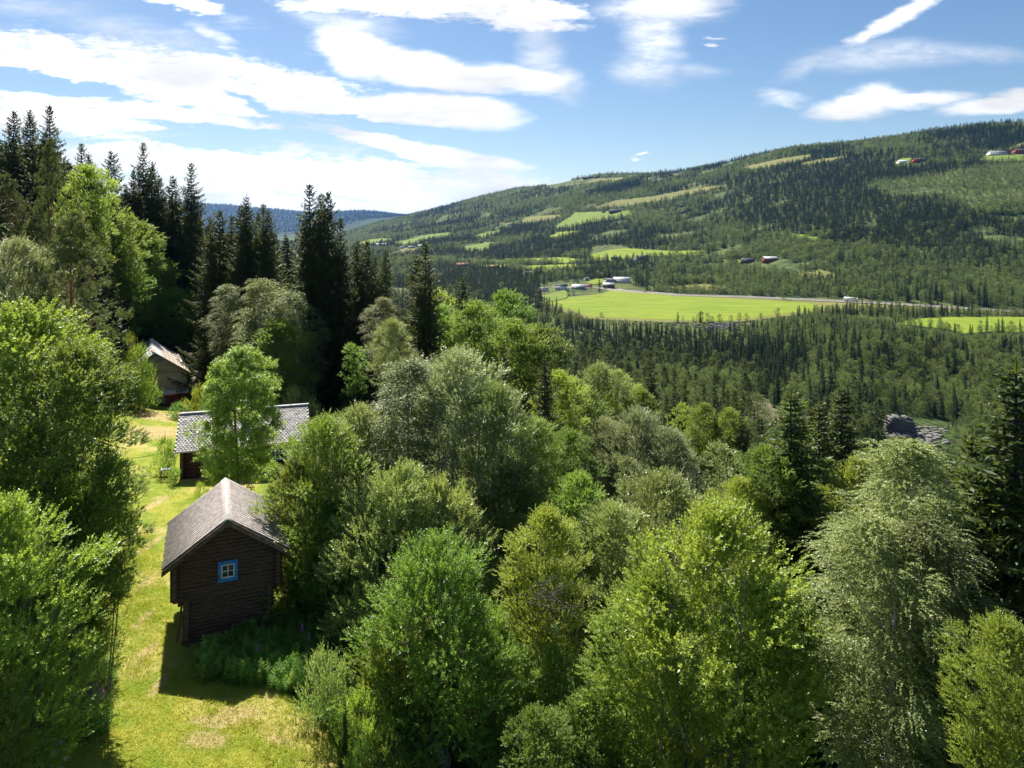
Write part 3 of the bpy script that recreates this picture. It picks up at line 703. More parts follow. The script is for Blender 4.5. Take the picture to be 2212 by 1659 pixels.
def ribbon(name, pxs, width, mat, off):
    P = []
    for k in range(len(pxs)-1):
        for t in np.linspace(0, 1, 14, endpoint=False):
            P.append([pxs[k][0]*(1-t)+pxs[k+1][0]*t, pxs[k][1]*(1-t)+pxs[k+1][1]*t])
    P.append(pxs[-1]); W = np.array([on_ground(a, b)[:2] for a, b in P])
    for _ in range(6): W[1:-1] = (W[:-2]+W[1:-1]*2+W[2:])/4
    tn = np.gradient(W, axis=0); tn /= np.linalg.norm(tn, axis=1)[:, None]; nn = np.stack([-tn[:, 1], tn[:, 0]], 1)
    zc = terrain(W[:, 0], W[:, 1])+off
    return W, nn, zc
ROADPX = [(1195,621),(1300,622),(1340,628),(1467,637.5),(1600,641),(1700,645.5),(1800,650),(1900,655),(2030,663),(2130,669),(2212,674),(2400,688)]
def build_road():
    W, nn, zc = ribbon('road', ROADPX, 0, None, 0)
    zc = np.convolve(np.pad(zc, 6, mode='edge'), np.ones(13)/13, 'valid')+.75
    def strip(name, a, b, dz, mat):
        v = np.concatenate([np.column_stack([W+nn*a, zc+dz]), np.column_stack([W+nn*b, zc+dz])]); n = len(W)
        f = np.array([(i, i+1, n+i+1, n+i) for i in range(n-1)])
        return tag(link(name, mesh_np(name, v, f, [mat])), kind='structure')
    strip('road_embankment', -9, 9, -.35, MATS['gravel']); strip('road', -4.2, 4.2, 0, MATS['asphalt'])
    wm = simple('road paint', (.75,.75,.72))
    for a in (-3.7, 3.5): strip('road_marking', a, a+.2, .01, wm)
    # guard rail on the field side
    mb = MB(); n = len(W)
    for i in range(10, n-1):
        a = (*(W[i]-nn[i]*5), zc[i]+.7); b = (*(W[i+1]-nn[i+1]*5), zc[i+1]+.7); mb.beam(a, b, .12, .35)
        mb.box(W[i][0]-nn[i][0]*5-.08, W[i][0]-nn[i][0]*5+.08, W[i][1]-nn[i][1]*5-.08, W[i][1]-nn[i][1]*5+.08, zc[i]-.4, zc[i]+.7)
    o = mb.build('guard_rail', simple('galvanised steel', (.5,.5,.5), rough=.4)); tag(o, 'long pale steel guard rail along the field side of the valley road', 'guard rail')
    return W, nn, zc
RW, RN, RZ = build_road()

# ------------------------------------------------------------------ building materials
M_LOG = simple('dark tarred logs', (.06,.038,.026), (.105,.068,.046), 9, stretch=(.35,.35,1.5), bstr=.5, rough=.75)
M_LOGEND = simple('tarred log ends', (.055,.042,.032), (.13,.10,.075), 9, bstr=.4)
M_BOARD = simple('weathered roof boards', (.24,.205,.19), (.44,.395,.365), 5, stretch=(1,1,1), bstr=.4)
M_BOARD2 = simple('darker under boards', (.10,.082,.072), (.20,.17,.15), 5, bstr=.4)
M_BARGE = simple('dark barge boards', (.09,.07,.06), (.17,.135,.115), 6, bstr=.4)
M_RIDGE = simple('pale ridge cap', (.50,.47,.44), (.80,.78,.74), 3.5, rough=.6, bstr=.2)
M_BLUE = simple('blue paint', (.035,.22,.60), (.05,.26,.66), 5, rough=.5)
M_WHITE = simple('white paint', (.74,.74,.72), (.82,.82,.80), 5, rough=.5)
M_STONE = simple('foundation stone', (.12,.11,.10), (.30,.28,.25), 4, bstr=.8)
def glass_mat():
    m, T, out = new_mat('window glass'); tc = T.add('ShaderNodeTexCoord'); n = T.noise(tc.outputs['Object'], 3, 3)
    pbr(T, out, T.mix(n.outputs['Fac'], (.02, .025, .02, 1), (.06, .07, .05, 1)), .08, .8); return m
M_GLASS = glass_mat()
M_REDW = simple('red stained boards', (.16,.03,.025), (.30,.07,.055), 7, stretch=(6,6,.5), bstr=.5)
M_RED = simple('red paint', (.38,.025,.02), (.45,.04,.03), 4, rough=.5)
M_GREYW = simple('silver grey timber', (.36,.32,.26), (.68,.62,.52), 6, stretch=(1.5,1.5,1.5), bstr=.5)
M_GREYP = simple('silver grey planks', (.30,.27,.22), (.66,.60,.51), 7, stretch=(7,7,.4), bstr=.5, lo=.4, hi=.6)
M_METAL = simple('sheet metal roof', (.55,.60,.64), (.74,.78,.80), 2, rough=.5, metal=.1)
M_SHAKE = simple('wooden shakes', (.30,.25,.21), (.56,.49,.42), 7, stretch=(3,3,.6), bstr=.8, lo=.4, hi=.6)
M_RUST = simple('rusty tiles', (.30,.10,.04), (.48,.38,.28), 1.5, lo=.45, hi=.55)
def slate_mat():
    m, T, out = new_mat('scalloped slate'); at = T.add('ShaderNodeAttribute', attribute_name='v'); tc = T.add('ShaderNodeTexCoord')
    n = T.noise(tc.outputs['Object'], 1.1, 5, .65); k = T.noise(tc.outputs['Object'], 14, 4, .65)
    col = T.mix(at.outputs['Fac'], (.13, .12, .12, 1), (.40, .38, .375, 1))
    col = T.mix(T.mapr(n.outputs['Fac'], .42, .62, 0, .75), col, (.50, .47, .45, 1))
    col = T.mix(T.mapr(k.outputs['Fac'], .55, .70, 0, .7), col, (.10, .085, .075, 1))
    pbr(T, out, col, .6, .4, k.outputs['Fac'], .4, .02); return m
M_SLATE = slate_mat()

# ------------------------------------------------------------------ the log storehouse in front
def log(mb, a, b, r, rng, n=9, mi=0):
    a, b = np.array(a, float), np.array(b, float); k = 6
    pts = a+(b-a)*np.linspace(0, 1, k)[:, None]; pts[1:-1] += rng.normal(0, .005, (k-2, 3))
    mb.tube(pts, r*(1+rng.normal(0, .03, k)), n, mi)
def build_cabin():
    t = empty('log_storehouse', (-16.0, 35.0, -20.56), R_(23))
    tag(t, 'dark tarred log storehouse with overhanging loft and small blue framed window', 'log building')
    rng = np.random.default_rng(5); sp = .19; D = 5.3
    LX0, LX1, UX0, UX1, ZU = 0.0, 3.84, -.55, 4.27, 2.28
    rx, rz, rs = 1.855, 5.80, 2.0/2.9     # ridge x, underside height, slope
    front, back, left, right = MB(), MB(), MB(), MB()
    nl = int(ZU/sp)
    for i in range(nl+1):
        z = .12+i*sp; e = rng.uniform(.16, .24)
        if z < ZU-.02:
            x0, x1 = LX0, LX1
            if i >= nl-1: x0, x1 = LX0-.18*(i-nl+2), LX1+.16*(i-nl+2)
            for mb, y in ((front, 0), (back, D)): log(mb, (x0-e, y, z), (x1+e, y, z), sp*.54, rng)
    z = ZU+.02
    while z < rz-.1:
        hw = min((rz-z-.07)/rs, 10); x0, x1 = max(UX0-.2, rx-hw), min(UX1+.2, rx+hw)
        if x1-x0 > .25:
            for mb, y in ((front, 0), (back, D)): log(mb, (x0, y, z), (x1, y, z), sp*.54, rng)
        z += sp
    for mb, xl, xu in ((left, LX0, UX0), (right, LX1, UX1)):
        z = .12+sp/2
        while z < 3.98:
            lo = z < ZU; x = xl if lo else xu; e = rng.uniform(.20, .27)
            log(mb, (x, -e, z), (x, D+e, z), sp*.52, rng); z += sp
        # squared corner timbers where the walls are notched together
    front.build('gable_wall', M_LOG, t, True); back.build('gable_wall', M_LOG, t, True)
    left.build('side_wall', M_LOG, t, True); right.build('side_wall', M_LOG, t, True)
    for x, z0, z1 in ((LX0, .05, ZU), (LX1, .05, ZU), (UX0, ZU, 3.9), (UX1, ZU, 3.9)):
        mb = MB(); z = z0+.1
        while z < z1:
            a = .115+rng.uniform(-.012, .012); mb.raw([(x-a*.75, -.30, z-.09), (x-a, -.30, z), (x-a*.75, -.30, z+.085), (x+a*.75, -.30, z+.085), (x+a, -.30, z), (x+a*.75, -.30, z-.09),
              (x-a*.75, -.05, z-.09), (x-a, -.05, z), (x-a*.75, -.05, z+.085), (x+a*.75, -.05, z+.085), (x+a, -.05, z), (x+a*.75, -.05, z-.09)],
              [(0,1,2,3,4,5), (0,6,7,1), (1,7,8,2), (2,8,9,3), (3,9,10,4), (4,10,11,5), (5,11,6,0)]); z += sp
        mb.build('corner_timber', M_LOGEND, t)
    # floor between, inner darkness
    mb = MB(); mb.box(UX0+.05, UX1-.05, .05, D-.05, ZU-.06, ZU); mb.build('loft_floor', M_LOG, t)
    # roof: alternating under and over boards running from ridge to eave
    y0, y1 = -.52, D+.42; zt = 6.0
    for side, xe in ((-1, -1.06), (1, 4.77)):
        mb = MB(); y = y0; k = 0; run = abs(xe-rx); L = math.hypot(run, run*rs)
        while y < y1:
            w = rng.uniform(.125, .15) if k % 2 else rng.uniform(.15, .18); dz = .085 if k % 2 else 0; ex = rng.uniform(-.03, .05)
            xo = xe+side*ex; zo = zt-(abs(xo-rx))*rs
            nx, nz = side*rs/math.hypot(1, rs), 1/math.hypot(1, rs)
            o = dz; th = .035; g_ = -.012 if k % 2 else .006
            pts = []
            for (X, Z) in ((rx, zt), (xo, zo)):
                for yy in (y+g_, y+w-g_):
                    for q in (o-th, o): pts.append((X+nx*q, yy, Z+nz*q))
            mb.raw(pts, [(0,1,3,2), (4,6,7,5), (0,4,5,1), (2,3,7,6), (1,5,7,3), (0,2,6,4)], 0 if k % 2 else 1); y += w*.86; k += 1
        mb.build('roof', [M_BOARD, M_BOARD2], t)
        mb = MB()     # under-boarding, barge boards, eave pole
        mb.raw([(rx, y0+.05, zt-.06), (xe, y0+.05, zt-.06-run*rs), (xe, y1-.05, zt-.06-run*rs), (rx, y1-.05, zt-.06), (rx, y0+.05, zt-.11), (xe, y0+.05, zt-.11-run*rs), (xe, y1-.05, zt-.11-run*rs), (rx, y1-.05, zt-.11)],
               [(0,1,2,3), (7,6,5,4), (0,4,5,1), (1,5,6,2), (2,6,7,3)])
        mb.build('roof_underside', M_BARGE, t)
        for yy in (y0-.035, y1):
            mb = MB(); x2 = xe+side*.04
            mb.raw([(rx, yy, zt+.03), (x2, yy, zt+.03-abs(x2-rx)*rs), (x2, yy, zt-.22-abs(x2-rx)*rs), (rx, yy, zt-.24), (rx, yy+.035, zt+.03), (x2, yy+.035, zt+.03-abs(x2-rx)*rs), (x2, yy+.035, zt-.22-abs(x2-rx)*rs), (rx, yy+.035, zt-.24)],
                   [(0,1,2,3) if side < 0 else (3,2,1,0), (4,7,6,5) if side < 0 else (5,6,7,4), (0,4,5,1), (1,5,6,2), (2,6,7,3)])
            mb.build('barge_board', M_BARGE, t)
    mb = MB()      # white metal ridge cap
    for s in (-1, 1):
        mb.raw([(rx, y0-.06, zt+.10), (rx+s*.24, y0-.06, zt+.085-.24*rs), (rx+s*.24, y1+.05, zt+.085-.24*rs), (rx, y1+.05, zt+.10), (rx, y0-.06, zt+.08), (rx+s*.24, y0-.06, zt+.06-.24*rs), (rx+s*.24, y1+.05, zt+.06-.24*rs), (rx, y1+.05, zt+.08)],
               [(0,1,2,3), (7,6,5,4), (0,4,5,1), (1,5,6,2), (2,6,7,3)])
    mb.build('ridge_cap', M_RIDGE, t)
    for x in (.35, rx, 3.36):
        mb = MB(); z = rz-abs(x-rx)*rs-.13; log(mb, (x, -.44, z), (x, .3, z), .095, rng, 12)
        mb.build('purlin_end', M_LOGEND, t)
    # window
    w = MB(); cx, cz, y = 1.87, 3.38, -.19; fw, fh = .92, .90; b = .15
    w.box(cx-fw/2, cx-fw/2+b, y, y+.1, cz-fh/2, cz+fh/2); w.box(cx+fw/2-b, cx+fw/2, y, y+.1, cz-fh/2, cz+fh/2)
    w.box(cx-fw/2+b, cx+fw/2-b, y, y+.1, cz+fh/2-b, cz+fh/2); w.box(cx-fw/2-.02, cx+fw/2+.02, y-.02, y+.1, cz-fh/2-.10, cz-fh/2+.0)
    w.box(cx-fw/2+b, cx+fw/2-b, y, y+.1, cz-fh/2, cz-fh/2+b*.5)
    win = w.build('window_frame', M_BLUE, t)
    s_ = MB(); iw, ih = fw-2*b-.004, fh-1.5*b-.004; zc = cz-b*.25; q = .055
    X0, X1, Z0, Z1 = cx-iw/2, cx+iw/2, zc-ih/2, zc+ih/2
    s_.box(X0, X0+q, y+.015, y+.07, Z0, Z1); s_.box(X1-q, X1, y+.015, y+.07, Z0, Z1); s_.box(X0+q, X1-q, y+.015, y+.07, Z0, Z0+q); s_.box(X0+q, X1-q, y+.015, y+.07, Z1-q, Z1)
    s_.box(cx-.015, cx+.015, y+.02, y+.06, Z0+q, Z1-q); s_.box(X0+q, cx-.015, y+.02, y+.06, zc-.015, zc+.015); s_.box(cx+.015, X1-q, y+.02, y+.06, zc-.015, zc+.015)
    s_.build('sash', M_WHITE, win)
    p_ = MB(); p_.box(X0+q, X1-q, y+.045, y+.05, Z0+q, Z1-q); p_.build('pane', M_GLASS, win)
    # foundation stones
    mb = MB(); rr = random.Random(3)
    for i in range(26):
        x = -.1+i*.165; w_ = rr.uniform(.09, .16); mb.raw(*rock_np(i, (x, rr.uniform(-.05, .1), -.10-(.05 if i > 12 else 0)), (w_, .16, rr.uniform(.12, .2))))
    for i in range(22): mb.raw(*rock_np(i+50, (rr.uniform(-.05, .1), .2+i*.24, -.12), (.16, .15, .16)))
    mb.build('foundation', M_STONE, t)
def rock_np(seed, c, s, sub=1, rough=.5):
    bm = bmesh.new(); bmesh.ops.create_icosphere(bm, subdivisions=sub+1, radius=1)
    v = np.array([tuple(x.co) for x in bm.verts]); f = [[x.index for x in fc.verts] for fc in bm.faces]; bm.free()
    n = fbm(v[:, 0]*1.3+seed*7.7+v[:, 2]*.6, v[:, 1]*1.3+seed*3.1-v[:, 2], seed, 3)
    n2 = fbm(v[:, 0]*4+seed, v[:, 1]*4+v[:, 2]*4, seed+3, 2)
    v = np.sign(v)*np.abs(v)**.8
    v = v*(1+rough*2*n+.12*n2)[:, None]
    a = seed*1.37; Rm = np.array([[math.cos(a), -math.sin(a), 0], [math.sin(a), math.cos(a), 0], [0, 0, 1]])
    return v@Rm.T*np.array(s)+np.array(c), f
build_cabin()

# ------------------------------------------------------------------ the slate-roofed log house
def build_house():
    t = empty('log_house', (-29.08, 61.3, -22.05), R_(18.2))
    tag(t, 'long dark log farmhouse with scalloped grey slate roof behind the rowan tree', 'house')
    rng = np.random.default_rng(8); EH, run, rise, Lx = 2.6, 3.4, 2.45, 11.2; sl = math.hypot(run, rise)
    for side in (0, 1):
        V = []; Fs = []; tv = []; tw = .275; rows = 21; dr = sl/rows; n = 0
        nx = int(Lx/tw)+1
        for r in range(rows):
            for c in range(nx+1):
                x = c*tw+(tw/2 if r % 2 else 0)-tw*.25
                if x-tw/2 < -.1 or x+tw/2 > Lx+.12: continue
                s0 = (r+.0)*dr; s1 = s0+dr*1.5; j = rng.normal(0, .006, 2)
                # scalloped lower edge: s measured from the eave up
                out = [(-.5, 1), (-.5, .42), (-.40, .2), (-.22, .05), (0, 0), (.22, .05), (.40, .2), (.5, .42), (.5, 1)]
                lift = .05+rng.uniform(-.01, .012)
                for ox, oy in out:
                    s = s0-dr*.42+oy*(s1-s0); h = lift*(1-oy)+.004
                    yy = s/sl*run; zz = EH+s/sl*rise+.05
                    yy -= h*rise/sl; zz += h*run/sl
                    if side: yy = 2*run-yy
                    V.append((x+ox*(tw*.90)+j[0], yy, zz)); tv.append(0)
                vv = rng.uniform(0, 1)
                for q in range(9): tv[-1-q] = vv
                Fs.append([n+q for q in (range(9) if not side else range(8, -1, -1))]); n += 9
        me = mesh_np('roof', np.array(V), np.array(Fs), [M_SLATE], attrs={'v': tv}); link('roof', me, t)
        mb = MB(); sg = (lambda y: 2*run-y) if side else (lambda y: y)
        mb.raw([(0, sg(0), EH), (Lx, sg(0), EH), (Lx, run, EH+rise), (0, run, EH+rise), (0, sg(0), EH-.12), (Lx, sg(0), EH-.12), (Lx, run, EH+rise-.12), (0, run, EH+rise-.12)],
               [(0,1,2,3), (7,6,5,4), (0,4,5,1), (1,5,6,2), (3,2,6,7), (0,3,7,4)]); mb.build('roof_deck', M_BARGE, t)
        for x in (-.03, Lx):
            mb = MB(); mb.raw([(x, sg(-.05), EH+.03), (x, run, EH+rise+.06), (x, run, EH+rise-.2), (x, sg(-.05), EH-.2), (x+.03, sg(-.05), EH+.03), (x+.03, run, EH+rise+.06), (x+.03, run, EH+rise-.2), (x+.03, sg(-.05), EH-.2)],
               [(0,1,2,3), (7,6,5,4), (0,4,5,1), (2,6,7,3), (0,3,7,4), (1,5,6,2)]); mb.build('barge_board', M_BARGE, t)
        mb = MB(); yy = sg(-.06); mb.tube([(0, yy, EH-.02), (Lx, yy, EH-.03)], .06, 8); mb.build('gutter', simple('white gutter', (.6,.6,.6)) if not side else MATS['white gutter'], t)
    mb = MB(); mb.beam((-.05, run-.09, EH+rise+.07), (Lx+.05, run-.09, EH+rise+.07), .22, .04, up=(0, -.5, .85)); mb.beam((-.05, run+.10, EH+rise+.07), (Lx+.05, run+.10, EH+rise+.07), .22, .04, up=(0, .5, .85)); mb.build('ridge_cap', simple('grey ridge boards', (.40,.40,.42), (.62,.62,.64), 3), t)
    # walls
    x0, x1, y0, y1, sp = .55, Lx-.55, .5, 2*run-.5, .20
    for y in (y0, y1):
        mb = MB(); z = .1
        while z < EH+.15: log(mb, (x0-.2, y, z), (x1+.2, y, z), sp*.54, rng); z += sp
        mb.build('long_wall', M_LOG2, t, True)
    for x in (x0, x1):
        mb = MB(); z = .2
        while z < EH+rise-.35:
            e = .2 if z < EH else 0; hw = (EH+rise-.12-z)/rise*run; a, b = max(y0-e, run-hw), min(y1+e, run+hw)
            if b-a > .3: log(mb, (x, a, z), (x, b, z), sp*.53, rng)
            z += sp
        mb.build('gable_wall', M_LOG2, t, True)
        mb = MB(); mb.box(x-.11, x+.11, y0-.34, y0-.14, .02, EH); mb.build('corner_timber', M_LOGEND, t)
    mb = MB(); mb.box(x0-.25, x1+.25, y0-.16, y1+.16, -.6, .02); mb.build('foundation', M_STONE, t)
    for cx in (2.7, 5.6, 8.6):
        w = MB(); y = y0-.19; a, b, z0, z1 = cx-.5, cx+.5, .95, 2.15
        for (p, q, r_, s_) in ((a, a+.12, z0, z1), (b-.12, b, z0, z1), (a+.12, b-.12, z1-.12, z1), (a+.12, b-.12, z0, z0+.12)): w.box(p, q, y, y+.1, r_, s_)
        wf = w.build('window_frame', M_BLUE, t)
        w = MB(); a += .122; b -= .122; z0 += .122; z1 -= .122
        for (p, q, r_, s_) in ((a, a+.06, z0, z1), (b-.06, b, z0, z1), (a+.06, b-.06, z1-.06, z1), (a+.06, b-.06, z0, z0+.06), (cx-.03, cx+.03, z0+.06, z1-.06), (a+.06, cx-.03, .5*(z0+z1)-.02, .5*(z0+z1)+.02), (cx+.03, b-.06, .5*(z0+z1)-.02, .5*(z0+z1)+.02)): w.box(p, q, y+.02, y+.07, r_, s_)
        w.build('sash', M_WHITE, wf)
        w = MB(); w.box(a+.06, b-.06, y+.04, y+.045, z0+.06, z1-.06); w.build('pane', M_GLASS, wf)
    mb = MB(); mb.box(5.2, 5.8, run-.3, run+.3, EH+rise-.5, EH+rise+.75); mb.box(5.14, 5.86, run-.36, run+.36, EH+rise+.75, EH+rise+.84)
    mb.build('chimney', simple('chimney render', (.32,.28,.26), (.48,.44,.42), 5), t)
    # white meter board hanging under the left verge
    mb = MB(); mb.box(-.10, -.06, .1, .6, EH-.75, EH-.05); mb.build('verge_board', M_WHITE, t)
M_LOG2 = simple('red brown logs', (.045,.016,.012), (.095,.038,.026), 9, stretch=(.35,.35,1.5), bstr=.5)
build_house()

# ------------------------------------------------------------------ the old barn
def build_barn():
    t = empty('old_barn', (-45.0, 98.0, -24.8), R_(29))
    tag(t, 'silver grey timber barn with log walls and patched metal roof by the dark spruces', 'barn')
    rng = np.random.default_rng(18); Wd, D, EH, RH = 7.6, 14.5, 5.0, 7.75; cx = -Wd/2; rs = (RH-EH)/(Wd/2)
    mb = MB(); z = .15
    while z < EH: log(mb, (-Wd-.2, 0, z), (.22, 0, z), .15, rng); z += .26
    mb.build('log_wall', M_GREYW, t, True)
    for x in (-Wd, 0):
        mb = MB(); z = .28
        while z < EH: log(mb, (x, -.22, z), (x, D+.2, z), .15, rng); z += .26
        mb.build('side_wall', M_GREYW, t, True)
    mb = MB(); z = .15
    while z < EH: log(mb, (-Wd-.2, D, z), (.2, D, z), .15, rng); z += .26
    mb.build('rear_wall', M_GREYW, t, True)
    mb = MB(); x = -Wd+.05
    while x < 0:     # vertical gable planks
        w = rng.uniform(.13, .2); xm = x+w/2; top = RH-abs(xm-cx)*rs-.12
        y = -.20-(.03 if int(x*7) % 2 else 0); mb.box(x, x+w-.015, y, y+.03, EH-.08, max(top, EH)); x += w
    mb.build('gable_planking', M_GREYP, t)
    mb = MB(); mb.beam((-Wd+1.8, -.28, EH+1.3), (-1.7, -.28, EH+1.35), .06, .14); mb.build('cross_rail', M_GREYW, t)
    mb = MB(); x = -2.6
    while x < -.1: mb.box(x, x+.12, -.24, -.19, 2.6, 3.3); x += .15
    mb.build('lower_planking', M_GREYP, t)
    ov = .75
    for side in (-1, 1):
        xe = cx+side*(Wd/2+ov); mb = MB(); n = 9
        a = np.linspace(0, 1, n); zz = RH+.1-(Wd/2+ov)*rs*a-.22*np.sin(a*math.pi)*.8; xx = cx+(xe-cx)*a
        yy = np.linspace(-.6, D+.5, 8)
        for i in range(n-1):
            for j in range(7):
                mi = 0 if (side < 0 or i < 2 and j < 5 or j > 5 and i < 4) else 1
                sag = lambda q: -.25*math.sin((q-yy[0])/(yy[-1]-yy[0])*math.pi)
                p = [(xx[i], yy[j], zz[i]+sag(yy[j])), (xx[i+1], yy[j], zz[i+1]+sag(yy[j])), (xx[i+1], yy[j+1], zz[i+1]+sag(yy[j+1])), (xx[i], yy[j+1], zz[i]+sag(yy[j+1]))]
                mb.raw(p+[(q[0], q[1], q[2]-.07) for q in p], [(0,1,2,3), (7,6,5,4), (0,4,5,1), (2,6,7,3), (1,5,6,2)], mi)
        mb.build('roof', [M_METAL, M_SHAKE], t)
        mb = MB(); mb.beam((cx, -.62, RH+.0), (xe, -.62, zz[-1]-.08), .05, .3, up=(0, 0, 1)); mb.build('barge_board', M_BARGEG, t)
    mb = MB(); cols = [0, 1, 0, 1, 0, 1]
    for k in range(6): mb.beam((cx-.08, -.55+k*.85, RH+.16-.03*k), (cx-.08, .25+k*.85, RH+.13-.03*k), .34, .07, up=(0, 0, 1))
    mb.build('ridge_tiles', M_RUST, t)
    # red lean-to at the right corner of the gable
    mb = MB(); x = -2.35
    while x < -.1: mb.box(x, x+.135, -1.25, -1.22, -.2, 2.15); x += .15
    mb.box(-2.35, -2.32, -1.22, -.16, -.2, 2.2); mb.box(-.13, -.10, -1.22, -.16, -.2, 2.2)
    so = mb.build('shed_wall', M_REDW, t)
    mb = MB(); n = 20
    for k in range(n):
        x = -2.75+k*3.05/n; dz = .02*(k % 2); mb.raw([(x, -1.55, 2.22+dz), (x+3.05/n, -1.55, 2.22+dz), (x+3.05/n, -.12, 2.68+dz), (x, -.12, 2.68+dz), (x, -1.55, 2.19+dz), (x+3.05/n, -1.55, 2.19+dz), (x+3.05/n, -.12, 2.65+dz), (x, -.12, 2.65+dz)],
            [(0,1,2,3), (7,6,5,4), (0,4,5,1), (1,5,6,2), (3,7,4,0)])
    sr = mb.build('shed_roof', M_METAL, t)
    mb = MB(); mb.box(-2.77, .32, -1.6, -1.56, 2.02, 2.24); mb.build('fascia', M_RED, sr)
    # left annex with red boarded side
    mb = MB(); mb.box(-12.2, -8.3, 3.2, 8.2, 0, 6.6); mb.build('annex_wall', M_REDW, t)
    mb = MB(); mb.box(-12.6, -8.2, 2.8, 8.6, 6.65, 6.78); mb.build('annex_roof', M_METAL, t)
    # stone footing
    mb = MB()
    for k in range(22): mb.raw(*rock_np(k, (-Wd+k*.38, -.1, -.1), (.26, .3, .28)))
    mb.build('foundation', M_STONE, t)
    # hay ramp on the right side
    r = empty('barn_ramp', (-45.0+.0, 98.0, -24.8), R_(12)); tag(r, 'grey wooden hay ramp with hand rails at the right side of the barn', 'ramp')
    mb = MB(); mb.beam((.3, 4.2, 3.3), (6.3, 4.2, .6), 2.6, .1); mb.build('deck', M_GREYP, r)
    for y, dz in ((2.9, 0), (5.5, 0)):
        mb = MB(); mb.beam((.3, y, 4.4), (6.2, y, 1.9), .09, .14); mb.build('handrail', M_GREYW, r)
        for x in (1.4, 4.0, 6.0):
            mb = MB(); mb.box(x-.07, x+.07, y-.07, y+.07, -.8, 4.35-(x-.3)*.424); mb.build('post', M_GREYW, r)
    mb = MB(); mb.beam((.3, 1.6, 3.6), (3.4, 1.6, 1.7), .09, .13); mb.build('lower_rail', M_GREYW, r)
M_BARGEG = simple('grey barge boards', (.22,.18,.15), (.34,.29,.25), 6, bstr=.3)
build_barn()

# small things in the yard
def cable(name, a, b, sag, r, mat, label):
    n = 14; t = np.linspace(0, 1, n); a, b = np.array(a, float), np.array(b, float)
    p = a+(b-a)*t[:, None]; p[:, 2] -= sag*4*t*(1-t)
    mb = MB(); mb.tube(p, r, 5); tag(mb.build(name, mat), label, 'cable')
M_BLACK = simple('black rubber', (.02,.02,.02))
cable('power_cable', (-29.6, 62.5, -19.6), (-47, 66, -20.2), 1.2, .018, M_BLACK, 'thin black cable sagging from the left gable of the slate roofed house')
def tools():
    M = Matrix.Translation((-16.0, 35.0, -20.56))@Matrix.Rotation(R_(23), 4, 'Z')
    for k, (a, b) in enumerate((((-.50, .35, -.1), (-.28, .32, 1.75)), ((-.42, .75, -.1), (-.24, .62, 1.6)))):
        mb = MB(); A_, B_ = M@Vector(a), M@Vector(b); mb.tube([A_, (A_+B_)/2, B_], .03, 6)
        tag(mb.build('leaning_pole', M_BARGE), ['dark pole leaning on the left wall under the storehouse loft', 'second shorter pole leaning further back under the storehouse loft'][k], 'pole')
    x, y, z = on_ground(369, 1015)
    b = empty('bench', (-30.3, 62.3, g(-30.3, 62.3)), R_(18)); tag(b, 'small white topped bench at the left gable of the slate roofed house', 'bench')
    mb = MB(); mb.box(-.5, .4, -.3, .3, .62, .68); mb.build('seat', M_WHITE, b)
    for sx in (-.42, .32):
        for sy in (-.22, .22): mb = MB(); mb.box(sx-.03, sx+.03, sy-.03, sy+.03, -.1, .62); mb.build('leg', M_GREYW, b)
tools()
def crag_np(seed, c, s):
    v, f = rock_np(seed, (0, 0, 0), (1, 1, 1), 4, .3)
    d = v[:, 2]+.35*v[:, 0]+.25*fbm(v[:, 0]*2, v[:, 1]*2, seed, 3)
    led = np.abs(((d*4.2) % 1)-.5)*2; n = fbm(v[:, 0]*5+v[:, 2]*3, v[:, 1]*5-v[:, 2]*4, seed+1, 4)
    v = v*(1-.13*(led > .55)-.10*led+.28*n)[:, None]
    return v*np.array(s)+np.array(c), f
